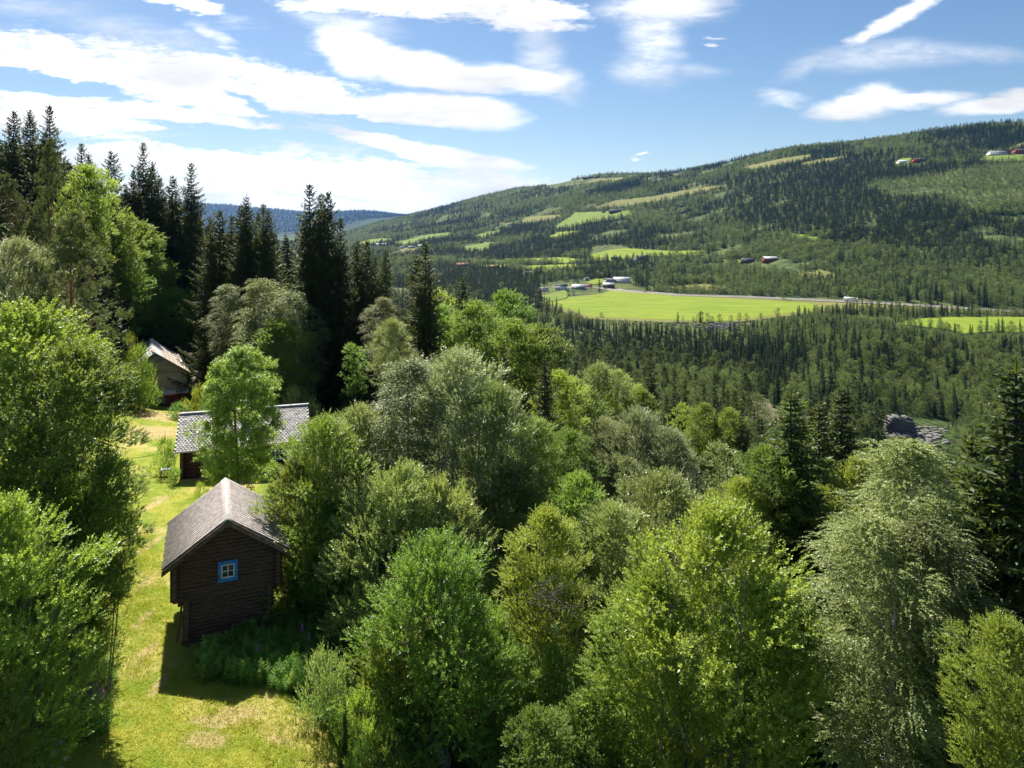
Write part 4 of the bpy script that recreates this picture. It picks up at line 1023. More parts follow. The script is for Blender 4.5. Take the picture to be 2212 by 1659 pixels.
def rocks():
    for (px, py, s, lab, nm) in ((940, 1650, (.62, .52, .72), 'grey rounded boulder at the edge of the lawn slope', 'boulder'),
                             (1050, 1668, (.35, .3, .28), 'small pale stone right of the rounded boulder', 'stone'),
                             (820, 1655, (.24, .3, .22), 'broken tan stone among the weeds left of the boulder', 'stone')):
        x, y, z = on_ground(px, py+12)
        v, f = rock_np(int(px), (0, 0, s[2]*.45), s, 3, .35); mb = MB(); mb.raw(v, f)
        tag(mb.build(nm, MATS['rock'], loc=(x, y, z), smooth=False), lab, nm)
    mb = MB(); rr = random.Random(9)
    for k in range(150):
        px, py = rr.uniform(72, 142), rr.uniform(1585, 1700); x, y, z = on_ground(px, py); s = rr.choice([.05, .07, .09, .12, .2])*rr.uniform(.7, 1.2)
        mb.raw(*rock_np(k+200, (x, y, z+s*.3), (s, s*rr.uniform(.7, 1), s*.7), 0))
    tag(mb.build('rubble', MATS['pale rubble'] if 'pale rubble' in MATS else simple('pale rubble', (.14,.15,.17), (.38,.38,.40), 3)), 'heap of small pale stones at the left edge of the lawn', 'rubble', kind='stuff')
    # riverbed outcrop and boulders
    x, y, z = on_ground(1945, 938)
    v, f = crag_np(33, (0, 0, 2.4), (5.6, 4.2, 4.8)); mb = MB(); mb.raw(v, f)
    v, f = crag_np(34, (-1.5, -4.5, .2), (5.2, 3.4, 1.8)); mb.raw(v, f)
    tag(mb.build('outcrop', MATS['rock'], loc=(x, y, z)), 'huge layered grey rock standing in the river gorge', 'rock')
    mb = MB()
    for k in range(260):
        px, py = rr.gauss(1985, 26), rr.uniform(922, 965); x, y, z = on_ground(px, py); s = rr.uniform(.25, 1.1)**1.3
        mb.raw(*rock_np(k+400, (x, y, z+s*.1), (s*1.4, s, s*rr.uniform(.4, .8)), 1, .6))
    tag(mb.build('river_stones', MATS['rock']), 'spread of flat grey stones right of the huge river rock', 'river stones', kind='stuff')
    mb = MB()
    edge = [(1215,690),(1275,694),(1443,698),(1500,700),(1556,702),(1605,697)]
    for k in range(330):
        i = rr.randrange(5); t_ = rr.random(); px = edge[i][0]*(1-t_)+edge[i+1][0]*t_; py = edge[i][1]*(1-t_)+edge[i+1][1]*t_+rr.uniform(-2, 7)
        if k > 170: px, py = rr.gauss(1552, 26), rr.gauss(707, 5)
        x, y, z = on_ground(px, py); s = rr.uniform(.35, 1.1); mb.raw(*rock_np(k+600, (x, y, z+s*.2), (s*1.3, s, s*.7), 0))
    tag(mb.build('rubble', MATS['rock']), 'grey riprap stones along the river edge of the large field', 'rubble', kind='stuff')
rocks()

# ------------------------------------------------------------------ houses in the valley and on the hillside
M_FW = simple('farm white', (.78,.77,.74), (.84,.83,.80), .5); M_FG = simple('farm grey', (.30,.30,.29), (.38,.38,.37), .5)
M_FR = simple('farm red', (.22,.025,.02), (.30,.04,.03), .5); M_FB = simple('farm brown', (.07,.04,.025), (.12,.07,.045), .5)
M_RDK = simple('dark roof', (.07,.07,.075), (.11,.11,.115), .6); M_RLT = simple('light roof', (.74,.73,.71), (.82,.81,.79), .6)
M_RGR = simple('grey roof', (.25,.26,.28), (.34,.35,.37), .6); M_RRD = simple('rusty roof', (.34,.13,.08), (.42,.19,.13), .6)
SITES = []
def far_house(px, py, wpx, hwall, rot, wall, roof, label, aspect=.6, pitch=.45, name='house', storeys=1, dmin=300):
    x, y, z = on_ground(px, py, dmin); Lx = 1.15*wpx/F*y; Wd = Lx*aspect if Lx > 9 else Lx*.8
    t = empty(name, (x, y+Wd*.3, z), R_(rot)); tag(t, label, 'barn' if name == 'barn' else 'house', None)
    SITES.append((x, y+Wd*.3, max(Lx, Wd)*.6+3))
    h = hwall; ww, wr, wd = MB(), MB(), MB(); a, b = Lx/2, Wd/2; rh = Wd*pitch/2
    rv = [(-a, -b), (a, -b), (a, b), (-a, b)]
    mb = MB(); mb.box(-a, a, -b, b, -2, h)
    mb.raw([(-a, -b, h), (-a, b, h), (-a, 0, h+rh)], [(0, 2, 1)]); mb.raw([(a, -b, h), (a, b, h), (a, 0, h+rh)], [(0, 1, 2)])
    mb.build('wall', wall, t)
    o = .5; mb = MB(); s = rh/b
    for sg in (-1, 1):
        mb.raw([(-a-o, 0, h+rh+.25), (a+o, 0, h+rh+.25), (a+o, sg*(b+o), h+.25-o*s), (-a-o, sg*(b+o), h+.25-o*s), (-a-o, 0, h+rh+.02), (a+o, 0, h+rh+.02), (a+o, sg*(b+o), h+.02-o*s), (-a-o, sg*(b+o), h+.02-o*s)],
               [(0,1,2,3), (7,6,5,4), (3,2,6,7), (0,3,7,4), (1,5,6,2)])
    rf = mb.build('roof', roof, t)
    if Lx > 7 and Lx < 26:
        mb = MB(); mb.box(a*.3-.4, a*.3+.4, -.4, .4, h+rh*.4, h+rh+1.0); mb.build('chimney', M_FG, rf)
    n = max(2, int(Lx/3.2))
    for st in range(storeys):
        for k in range(n):
            cx = -a+(k+.5)*2*a/n; z0 = 1.0+st*2.7
            if z0+1.3 > h: continue
            mb = MB(); mb.box(cx-.65, cx+.65, -b-.05, -b-.01, z0, z0+1.3); w = mb.build('window', M_GLASS, t)
    for k in (-.5, .5):
        mb = MB(); mb.box(a+.01, a+.05, b*k-.5, b*k+.5, 1.0, 2.3); mb.build('window', M_GLASS, t)
    return t
for args in [
 (1174,630,17,3.2,8,M_FW,M_RGR,'white cottage with grey roof at the left edge of the roadside village'),
 (1213,627,22,5.0,-8,M_FW,M_RDK,'white two storey house with dark roof beside a tree clump'),
 (1251,625,24,3.4,-22,M_FG,M_RLT,'large pale roofed hall between the two storey house and the brown shed'),
 (1271,622,13,2.6,-12,M_FB,M_RRD,'low brown shed right of the pale roofed hall'),
 (1316,624,21,5.2,-14,M_FB,M_RLT,'dark walled house with a white roof at the corner of the large field'),
 (1318,612,20,4.0,25,M_FG,M_RGR,'grey roofed house behind the dark walled house'),
 (1344,611,30,4.2,-6,M_FW,M_RLT,'long flat white building at the back of the village'),
 (1267,606,7,3.0,30,M_FG,M_RGR,'tiny grey blue cabin above the village road'),
 (1140,594,14,3.6,5,M_FW,M_RLT,'white farmhouse in the forest left of the village'),
 (1066,581,20,3.4,-4,M_FR,M_RRD,'long low red barn beside the thin green strip meadow'),
 (1001,576,24,3,-2,M_FB,M_RRD,'flat brown barn at the left end of the thin green strip meadow'),
 (1332,563,18,4.0,12,M_FB,M_RDK,'dark farmhouse on the left side of the curved bright meadow'),
 (1388,561,22,4.6,-14,M_FB,M_RDK,'big dark barn below the curved bright meadow'),
 (1373,566,12,4.0,10,M_FW,M_RGR,'pale house just below the big dark barn'),
 (1329,460,22,5.0,6,M_FB,M_RDK,'dark timber farm on the light hill meadow'),
 (1304,460,6,4,0,M_FB,M_RDK,'small dark hut left of the dark timber farm'),
 (1271,386,19,5,-8,M_FB,M_RDK,'dark flat building on the bare hilltop'),
 (1290,384,10,5,-8,M_FB,M_RDK,'small dark building right of the flat one on the bare hilltop'),
 (1101,487,9,4,5,M_FW,M_RRD,'small pale hut with reddish roof at the tan meadow edge'),
 (824,532,20,4.2,3,M_FR,M_RLT,'long farm building at the far left of the valley meadows'),
 (802,537,11,4.2,10,M_FW,M_RGR,'white house left of the long far farm building'),
 (869,537,9,4.2,3,M_FW,M_RGR,'small white house between the far valley meadows'),
 (889,537,13,4.2,-4,M_FG,M_RGR,'grey house right of the small white one between the far valley meadows'),
 (909,534,11,4.2,6,M_FW,M_RLT,'pale roofed house at the right end of the far valley farms'),
 (1987,350,22,5.4,6,M_FR,M_RDK,'red barn on the small bright hill meadow'),
 (1953,352,19,3.4,2,M_FW,M_RLT,'long white shed left of the red barn on the small hill meadow'),
 (2207,331,24,6.0,4,M_FR,M_RDK,'red barn at the right edge high on the hill'),
 (2158,334,30,3.4,-6,M_FW,M_RGR,'long white building left of the highest red barn'),
 (1616,568,24,4,-6,M_FB,M_RDK,'dark farmhouse in the trees above the road'),
 (1665,565,26,4.2,5,M_FR,M_RLT,'pale roofed farmhouse in the trees above the road'),
 (1473,447,8,4,0,M_FB,M_RDK,'small dark cabin in the hillside birches'),
 (1476,461,8,4,8,M_FR,M_RDK,'small red cabin below the dark one in the hillside birches'),
]:
    far_house(*args, name='barn' if 'barn' in args[7].split(' at ')[0].split(' on ')[0].split(' left ')[0].split(' beside ')[0].split(' below ')[0] and args[7].count('barn') and not args[7].startswith(('long white', 'pale house', 'small')) else 'house')

def wheel(mb, c, r, w):
    mb.tube([(c[0], c[1]-w/2, c[2]), (c[0], c[1]+w/2, c[2])], r, 14)
def vehicle(px, py, kind, label, body_m, flip=0):
    x, y, z = on_ground(px, py, 300); k = int(np.argmin(np.hypot(RW[:, 0]-x, RW[:, 1]-y))); tg = RW[min(k+1, len(RW)-1)]-RW[max(k-1, 0)]
    off = 1.8 if flip else -1.8
    t = empty('truck' if kind == 'truck' else 'car', (RW[k, 0]+RN[k, 0]*off, RW[k, 1]+RN[k, 1]*off, RZ[k]+.01), math.atan2(tg[1], tg[0])+(math.pi if flip else 0))
    tag(t, label, 'truck' if kind == 'truck' else 'car'); bk = M_BLACK
    if kind == 'truck':
        mb = MB(); mb.box(-8, 2.8, -1.25, 1.25, 1.2, 3.9); mb.build('cargo_box', body_m, t)
        mb = MB(); mb.prism([(3.0, .7), (5.1, .7), (5.2, 1.8), (4.9, 3.1), (3.0, 3.3)], -1.2, 1.2); mb.build('cab', body_m, t)
        mb = MB(); mb.box(-8, 3.0, -.5, .5, .8, 1.19); mb.build('chassis', bk, t)
        mb = MB(); mb.raw([(5.205, -1.05, 1.85), (5.205, 1.05, 1.85), (4.95, 1.05, 3.0), (4.95, -1.05, 3.0)], [(0, 1, 2, 3)]); mb.build('windscreen', M_GLASS, t)
        for wx in (-7, -5.8, -4.6, 4.0):
            for s in (-1, 1): mb = MB(); wheel(mb, (wx, s*1.05, .5), .5, .35); mb.build('wheel', bk, t)
    else:
        mb = MB(); mb.prism([(-2.2, .35), (2.15, .35), (2.25, .75), (1.2, .95), (.5, 1.42), (-1.2, 1.45), (-1.9, 1.0), (-2.25, .9)], -.85, .85); mb.build('body', body_m, t)
        for s in (-1, 1):
            mb = MB(); mb.prism([(-1.6, 1.0), (1.0, .98), (.45, 1.36), (-1.15, 1.38)], s*.86, s*.87); mb.build('window', M_GLASS, t)
            for wx in (-1.4, 1.4): mb = MB(); wheel(mb, (wx, s*.78, .33), .33, .2); mb.build('wheel', bk, t)
vehicle(1840, 652, 'truck', 'white truck driving on the valley road', M_FW)
vehicle(1882, 654, 'car', 'red car behind the white truck on the valley road', M_FR)
vehicle(2014, 662, 'car', 'dark blue car further right on the valley road', simple('dark blue paint', (.02,.03,.06), rough=.3), 1)
vehicle(1398, 632, 'car', 'small red car on the road just past the village', simple('bright red paint', (.4,.03,.03), rough=.3))
def digger():
    x, y, z = on_ground(1166, 633, 300); t = empty('excavator', (x, y, z), R_(20)); tag(t, 'red excavator parked in front of the leftmost white village cottage', 'excavator')
    mb = MB()
    for s in (-1, 1): mb = MB(); mb.box(-1.9, 1.9, s*1.1-.28, s*1.1+.28, 0, .8); mb.build('track', M_BLACK, t)
    mb = MB(); mb.box(-1.8, 1.2, -1.2, 1.2, .9, 2.0); mb.build('body', M_RED, t)
    mb = MB(); mb.box(-.1, 1.3, .1, 1.2, 2.0, 3.1); mb.build('cab', M_GLASS, t)
    mb = MB(); mb.beam((1.0, -.4, 1.6), (3.6, -.4, 4.0), .35, .5); mb.beam((3.6, -.4, 4.0), (5.4, -.4, 1.6), .3, .4); mb.build('arm', M_RED, t)
    mb = MB(); mb.prism([(5.0, .5), (5.9, .6), (5.8, 1.5), (5.2, 1.7)], -.9, .1); mb.build('bucket', M_BLACK, t)
digger()
def poles():
    for i, (px, py) in enumerate(((1426, 631), (1594, 640), (1520, 636))):
        x, y, z = on_ground(px, py, 300); t = empty('power_pole', (x, y+8, g(x, y+8))); tag(t, 'thin wooden power pole along the valley road', 'pole', 'power poles along the valley road')
        mb = MB(); mb.tube([(0, 0, -1), (0, 0, 9.5)], [.16, .11], 8); mb.build('post', M_GREYW, t)
        mb = MB(); mb.box(-1.1, 1.1, -.06, .06, 8.7, 8.9); mb.build('crossarm', M_GREYW, t)
poles()

# ------------------------------------------------------------------ hero trees and shrubs (column, top row, distance, crown width in photo pixels)
random.seed(4)
def at(px, py, d, W, arch, label, name=None, cat='tree', i=0, lean=0, group=None, z=None):
    x = px_u(px)*d; zt = -(py-HY)/F*d
    if W and arch in ('alder', 'willow', 'goat', 'birch', 'silver', 'greenwillow', 'alderlime', 'mid', 'midlime', 'midwillow', 'midbirch', 'midsilver', 'spruce'):
        asp = (zt-(g(x, d) if z is None else z))/(W/F*d); a = min(A[arch], key=lambda q: abs(math.log(max(asp, .1)/(q.H/q.R/2)))+random.uniform(0, .12))
    else: a = A[arch][i % len(A[arch])]
    nm = name or {'alder': 'alder_tree', 'willow': 'willow_tree', 'goat': 'goat_willow', 'birch': 'birch_tree', 'rowan': 'rowan_tree', 'spruce': 'spruce_tree', 'bright': 'spruce_tree', 'midspruce': 'spruce_tree', 'pine': 'pine_tree', 'midbirch': 'birch_tree', 'silver': 'willow_tree', 'greenwillow': 'willow_tree', 'alderlime': 'alder_tree', 'midlime': 'aspen_tree', 'mid': 'alder_tree', 'midwillow': 'willow_tree', 'midsilver': 'willow_tree'}.get(arch, 'shrub')
    return plant(nm, a, x, d, ztop=zt, W=(W/F*d) if W else (zt-g(x, d))/a.H*a.R*2*random.uniform(.8, 1.05), label=label, cat=cat, lean=lean, group=group, z=z)
HERO = [
 # left edge
 (40,655,33,330,'alderlime','big bright green tree on the left edge taller than its neighbours',0),
 (150,740,31,250,'alder','broad leafy tree left of the storehouse leaning over the lawn',0),
 (70,920,29,290,'alderlime','dense green tree crown low on the left of the lawn',1),
 (225,985,30,165,'alder','leafy bushy tree whose right edge touches the storehouse roof',0),
 (170,1050,29.5,200,'alderlime','low leafy tree at the lawn edge left of the storehouse',0),
 (140,1215,31,150,'greenwillow','shaded leafy tree above the fireweed clump',0),
 (10,1080,24,330,'goat','pale sunlit bushy tree filling the lower left corner',0),
 (60,1290,27,210,'willow','low spreading shrubby tree above the fireweed clump at bottom left',0),
 (-30,1440,22,200,'goat','yellow green bush at the very bottom left corner',0),
 (40,520,60,190,'silver','silvery willow behind the big bright green tree',0),
 (85,560,64,150,'willow','pale willow right of the silvery one on the left edge',1),
 # yellow green birch slope on the left hill
 (185,356,94,120,'alderlime','tall yellow green tree against the dark spruces on the left hill',0),
 (240,425,104,120,'alderlime','second yellow green tree stepping down the left hill',0),
 (290,478,116,120,'alderlime','third yellow green tree stepping down the left hill',0),
 (325,545,120,110,'alder','rounded green tree above the barn roof',1),
 (225,520,106,150,'alder','shaded dark green tree behind the large pine',0),
 (290,610,124,150,'alder','shaded tree directly behind the barn ridge',1),
 (365,620,120,110,'mid','small leafy tree right of the barn roof peak',0),
 (400,680,122,110,'mid','dark leafy tree behind the hay ramp',1),
 # birches behind the slate roof house
 (497,612,86,85,'birch','pale birch left of the weeping one behind the slate roof',0),
 (572,600,80,130,'birch','weeping birch with drooping crown behind the slate roof',1),
 (635,625,78,120,'birch','wide birch right of the weeping birch',0),
 (600,690,76,150,'alder','shaded rounded tree beneath the weeping birch',0),
 (515,748,57,160,'rowan','rowan tree in front of the slate roofed house',0),
 (820,640,74,75,'birch','slim pale birch beside the tall dark spruce clump',1),
 (850,690,66,90,'willow','greyish willow right of the slim pale birch',1),
 (765,740,70,60,'mid','dark leafy tree at the foot of the tall spruce clump',2),
 (935,655,80,140,'alder','first rounded green crown right of the paired spruces',0),
 (965,625,92,140,'midlime','light green crown just behind the first rounded one',1),
 (1025,650,76,145,'alder','second rounded green crown right of the paired spruces',1),
 (1085,628,86,140,'alder','third rounded green crown with the highest top on the middle ridge',0),
 (1110,690,72,150,'alderlime','fourth rounded crown sunlit on its left side',0),
 (1160,700,74,150,'alder','fifth rounded crown at the valley end of the middle ridge',1),
 (1290,790,80,160,'willow','grey green willow left of the dark pointed spruce group',0),
 (1240,820,66,150,'alder','leafy tree between the middle ridge and the pointed spruces',0),
 (1205,800,60,130,'alderlime','fresh green tree below the fifth rounded crown',0),
 (1335,800,84,80,'goat','fresh yellow green tree left of the pointed spruces',0),
 (1390,840,78,80,'goat','slim fresh green tree in front of the pointed spruces',0),
 (900,765,60,120,'midsilver','silvery crown behind the large central birch',0),
 # central big group
 (690,905,40,240,'greenwillow','yellow green willow right of the storehouse roof',0),
 (650,985,40.5,170,'goat','low leafy willow reaching over the storehouse roof edge',0),
 (770,880,42,190,'willow','upright willow with a thin pointed top left of the central birch',1),
 (875,775,43,200,'birch','tall central birch with sunlit pale foliage',0),
 (1000,762,45,260,'silver','broad silvery willow with spiky top behind the central birch',0),
 (1080,830,43,190,'willow','dark willow shoulder right of the broad silvery one',0),
 (840,1010,37,270,'willow','greyish willow mass in the centre of the thicket',0),
 (735,1090,38.5,200,'greenwillow','shaded willow hanging beside the storehouse wall',0),
 (960,1030,38,260,'willow','dense dark willow below the broad silvery one',1),
 (1165,905,44,120,'greenwillow','narrow spiky willow right of the dark willow shoulder',0),
 (1235,930,46,130,'alder','dark leafy tree between the spiky willow and the pale dome willow',0),
 (1120,1010,42,180,'willow','shaded willow in the hollow right of the thicket centre',0),
 (1380,890,60,190,'silver','pale dome shaped willow in the middle right',0),
 (1310,905,62,120,'silver','smaller silvery crown left of the pale dome willow',0),
 (1455,930,58,130,'silver','greyish crown right of the pale dome willow',0),
 (1355,985,50,60,'midwillow','slim olive tree in front of the pale dome willow',0),
 (1560,955,56,100,'midwillow','light rounded willow left of the large dark spruce',1),
 (1520,870,76,75,'goat','bright lime aspen among the dark spruces',0),
 (1470,870,80,60,'midlime','small light green tree left of the bright lime aspen',0),
 (1575,880,74,70,'alderlime','bright tree hugging the narrow dark spruce',0),
 (1255,1020,40,150,'alder','deep green tree behind the silver leaved bush',1),
 (1425,1020,40,250,'willow','silver leaved bush cluster in front of the pale dome willow',1),
 (1330,1090,37,190,'willow','grey leaved bush left of the large rounded willow',0),
 (1190,1095,34,180,'goat','sunlit willow bush with pale twigs in the centre bottom',0),
 (930,1178,31,330,'greenwillow','large foreground willow right of the lawn',0),
 (850,1330,31,180,'goat','sunlit lower limb of willow at the lawn edge',0),
 (1055,1320,31.5,220,'greenwillow','shaded willow beside the large foreground willow',0),
 (1535,1085,28.5,400,'goat','large rounded willow with fresh leaves at bottom centre right',0),
 (1420,1230,28,260,'goat','left shoulder of willow below the silver leaved bush',0),
 (1640,1250,28,240,'alder','dark green tree hugging the right side of the large rounded willow',0),
 (1655,960,42,140,'alder','serrated green tree directly left of the large dark spruce',0),
 (1600,1030,41,120,'goat','light green bush at the foot of the serrated green tree',0),
 (1195,1400,31,150,'greenwillow','dark shrubby tree low in the hollow left of the large rounded willow',0),
 (1270,1490,28,150,'alder','low shaded tree at the foot of the large rounded willow',0),
 (1150,1530,26.5,170,'alder','low leafy tree at the bottom edge between the two large willows',1),
 (1850,985,40,150,'goat','sunlit leafy tree between the dark spruce and the right birch',0),
 (1950,950,31,290,'birch','tall right birch with fine pale foliage',1),
 (1900,1120,27.5,300,'birch','lower right birch hanging over the dark gap',0),
 (2010,1110,28.5,260,'birch','dense birch in front of the rightmost spruce',1),
 (2175,1330,22.5,210,'goat','aspen with yellow tinged leaves in the bottom right corner',0),
 (2050,1360,27,170,'rowan','small rowan growing under the right birches',0),
 # conifers
 (1708,838,43,470,'bright','large dark spruce in the middle right with light shoot tips',0),
 (1770,862,46,340,'bright','second top close right of the large dark spruce',0),
 (1818,831,54,340,'bright','broad spruce standing left of the river rock',0),
 (1640,900,50,170,'spruce','dark spruce just left of the large dark spruce',1),
 (1603,862,72,120,'spruce','narrow black green spruce beside the bright lime aspen',0),
 (2195,782,31,800,'bright','huge spruce with glowing green branches at the right edge',0),
 (2100,925,33,420,'bright','lower spruce top left of the huge right edge spruce',0),
 (1087,730,62,170,'bright','sunlit spruce poking from the middle ridge crowns',0),
 (1177,769,56,200,'spruce','droopy branched spruce in front of the middle ridge',1),
 (1405,745,96,120,'spruce','tallest of the pointed spruces on the valley rim',0),
 (1456,795,90,100,'spruce','second pointed spruce on the valley rim',1),
 (1480,812,88,90,'bright','third pointed spruce on the valley rim slightly lighter',0),
 (1521,825,92,95,'spruce','short pointed spruce on the valley rim',2),
 (1543,804,94,105,'spruce','last pointed spruce of the valley rim row',0),
 (1572,838,90,80,'spruce','small spruce at the right end of the valley rim row',1),
 (1440,850,84,95,'spruce','low spruce below the second pointed spruce',2),
 (1500,872,82,90,'spruce','low dark spruce behind the bright lime aspen',0),
]
CONE = [(103,226,112,66),(61,233,116,62),(26,238,118,70),(172,308,112,50),(188,329,108,48),(236,326,118,60),(305,306,130,62),(325,345,128,52),(338,377,130,56),(284,366,122,44),(268,395,120,50),
 (368,379,130,50),(409,350,128,76),(451,464,100,40),(471,453,98,46),(497,464,98,38),(529,420,92,58),(517,441,94,46),(565,439,92,52),(575,450,90,50),(554,457,94,44),
 (665,396,84,92),(689,415,86,60),(705,413,84,78),(732,469,84,60),(768,516,88,48),(789,518,86,58),(807,552,84,52),(829,536,82,60),(894,549,80,58),(915,518,76,70),(995,594,88,40)]
HLAB = ['tallest dark spruce top at far left skyline','dark spruce left of the tallest skyline one','dark spruce nearest the left edge skyline','small spruce top left of the isolated airy one','short double spruce top above the yellow green tree','isolated airy spruce standing alone on the sky','very tall slim spruce with ragged tip','slim spruce close right of the ragged tip','lower spruce in the ragged tip cluster','thin low spruce left of the ragged tip cluster','bushy low spruce left of the ragged tip cluster',
 'slim spruce between the ragged cluster and the broad tall one','broad tall spruce standing clear with whorled branches','thin spruce over the blue ridge left','cone shaped spruce over the blue ridge','short spruce over the blue ridge','tall spruce left of the twin thin ones','slim shoulder spruce hugging the tall one','first twin thin spruce over the blue ridge','second twin thin spruce over the blue ridge','thin pale spruce between the tall and twin spruces',
 'highest spruce of the clump behind the weeping birch','thin spruce in the middle of the high clump','right hand spruce of the high clump','low shoulder spruce right of the high clump','slim spruce stepping down from the high clump','pointed spruce stepping down toward the valley','short spruce in the descending row','dense spruce at the end of the descending row','left spruce of the close pair','right taller spruce of the close pair','small lone spruce top over the rounded crowns']
for (px, py, d, W, arch, lab, i) in HERO:
    if W == 0: W = 175
    at(px, py, d, W, arch, lab, i=i, cat='shrub' if ' bush' in lab and 'tree' not in lab else 'tree')
for i, (px, py, d, W) in enumerate(CONE):
    at(px+4, py, d, None, 'spruce', HLAB[i], i=i)
at(107, 297, 84, 75, 'pine', 'slim pine with red trunk in front of the skyline spruces')
at(158, 455, 60, 190, 'pine', 'large pine with spreading lower branches above the big left tree')
at(15, 375, 74, 120, 'pine', 'olive green pine cut by the left edge')
at(70, 470, 78, 110, 'pine', 'smaller pine between the left edge pine and the large pine', i=0)
for (px, py, d, W, ar, lab) in [(293,752,90,66,'shrub','dark ivy like bush covering the left part of the barn gable'),(308,790,90,60,'shrub','shaded bush against the barn log wall'),(278,722,92,48,'shrublime','sunlit bush top in front of the metal barn roof'),
  (428,833,84,60,'shrublime','yellow green bush between barn and slate roof'),(455,850,80,60,'shrubherb','leafy bush left of the rowan behind the slate roof'),(385,868,88,45,'shrubherb','low dark bush at the foot of the red shed'),
  (640,838,72,80,'shrubwillow','tall weedy shrub above the right end of the slate roof'),(672,880,70,60,'shrubwillow','pale weedy shrub right of the slate roof'),(705,905,74,110,'shrubherb','dark green shrub patch in the shade right of the house'),(745,880,78,90,'shrubherb','shaded shrub at the foot of the dark spruce clump'),
  (360,945,63,50,'shrub','small round bush at the left gable of the slate roofed house'),(432,1042,45,36,'shrublime','small yellow green bush behind the storehouse ridge'),(375,1010,60,26,'shrubherb','climbing plant at the corner of the slate roofed house'),
  (705,1400,30.5,110,'shrubwillow','leafy shrub where the lawn meets the willow'),(790,1490,28.8,130,'shrublime','bright weedy shrub on the lawn slope'),(835,1585,27.6,110,'shrublime','bright raspberry shrub near the bottom edge'),(775,1605,27.4,60,'shrubherb','small leafy bush at the lawn edge'),(205,1420,31,80,'shrub','dark bush at the left edge of the lawn'),(150,1480,30,110,'shrub','shaded bush behind the fireweed clump'),(180,1400,31.5,100,'shrub','bush at the left shadow edge of the lawn')]:
    at(px, py, d, W, ar, lab, cat='shrub', name='shrub')
at(745, 1500, 28.2, 34, 'bright', 'tiny young spruce on the lawn slope')

# ------------------------------------------------------------------ low resolution plants for the woods
def lod(name, mats, seed, kind, q):
    """single mesh plant with trunk (material 1) and crown (material 0)"""
    if kind == 'd':
        H, R = 11., 3.1 if q else 3.2
        kw = [dict(nC=44, nS=9, nL=5, ll=.42, lw=.27, cr=.95, sl=.8), dict(nC=30, nS=5, nL=3, ll=.85, lw=.6, cr=1.0, sl=.8)][q]
        V, Fq, tv, C = crown_np(seed, H, R, zb=.05, peak=.45, up=.5, lump=.5, **kw)
    elif kind == 'b':
        H, R = 12., 2.2; kw = [dict(nC=40, nS=9, nL=5, ll=.40, lw=.26, cr=.85, sl=.8), dict(nC=26, nS=5, nL=3, ll=.8, lw=.55, cr=.9, sl=.8)][q]
        V, Fq, tv, C = crown_np(seed, H, R, zb=.06, peak=.4, up=.2, droop=.3, lump=.6, **kw)
    elif kind == 's':
        H, R = 14., 2.7; kw = [dict(step=.62, nb=5, tw=.5, sub=1, wid=.28, pw=.95, mn=.05), dict(step=1.1, nb=4.5, tw=.9, sub=0, wid=.55, pw=.95, mn=.1)][q]
        V, Fq, tv, C = spruce_np(seed, H, R, bare=.03, irregular=.3, **kw)
    else:
        H, R = 14., 2.3; V, Fq, tv, C = pine_np(seed, H, R, zb=.42, nC=[30, 16][q], tuft=[4, 3][q], ll=[.55, .95][q], lw=[.22, .5][q])
    mb = MB(); zz = np.linspace(-1.2, H*.93, 4); mb.tube(np.stack([zz*0, zz*0, zz], 1), np.interp(zz, [0, H], [.15, .03]), 5, cap=False)
    tv_ = np.concatenate(mb.v); tf = np.array(mb.f[4])+len(V)
    me = mesh_np(name, np.vstack([V, tv_]), [np.concatenate([Fq, tf])], mats, [0]*len(Fq)+[1]*len(tf), {'v': np.concatenate([tv, np.zeros(len(tv_))])})
    return me, H
LODS = {}
for kind, mats in (('d', [L_FARD, M_BARK]), ('b', [L_FARD, M_BIRCHBARK]), ('s', [L_FARS, M_SPRUCEBARK]), ('p', [L_FARP, M_PINEBARK])):
    for q in (0, 1): LODS[kind, q] = [lod('wood tree', mats, 300+i*7+q*50+ord(kind), kind, q) for i in range(3)]

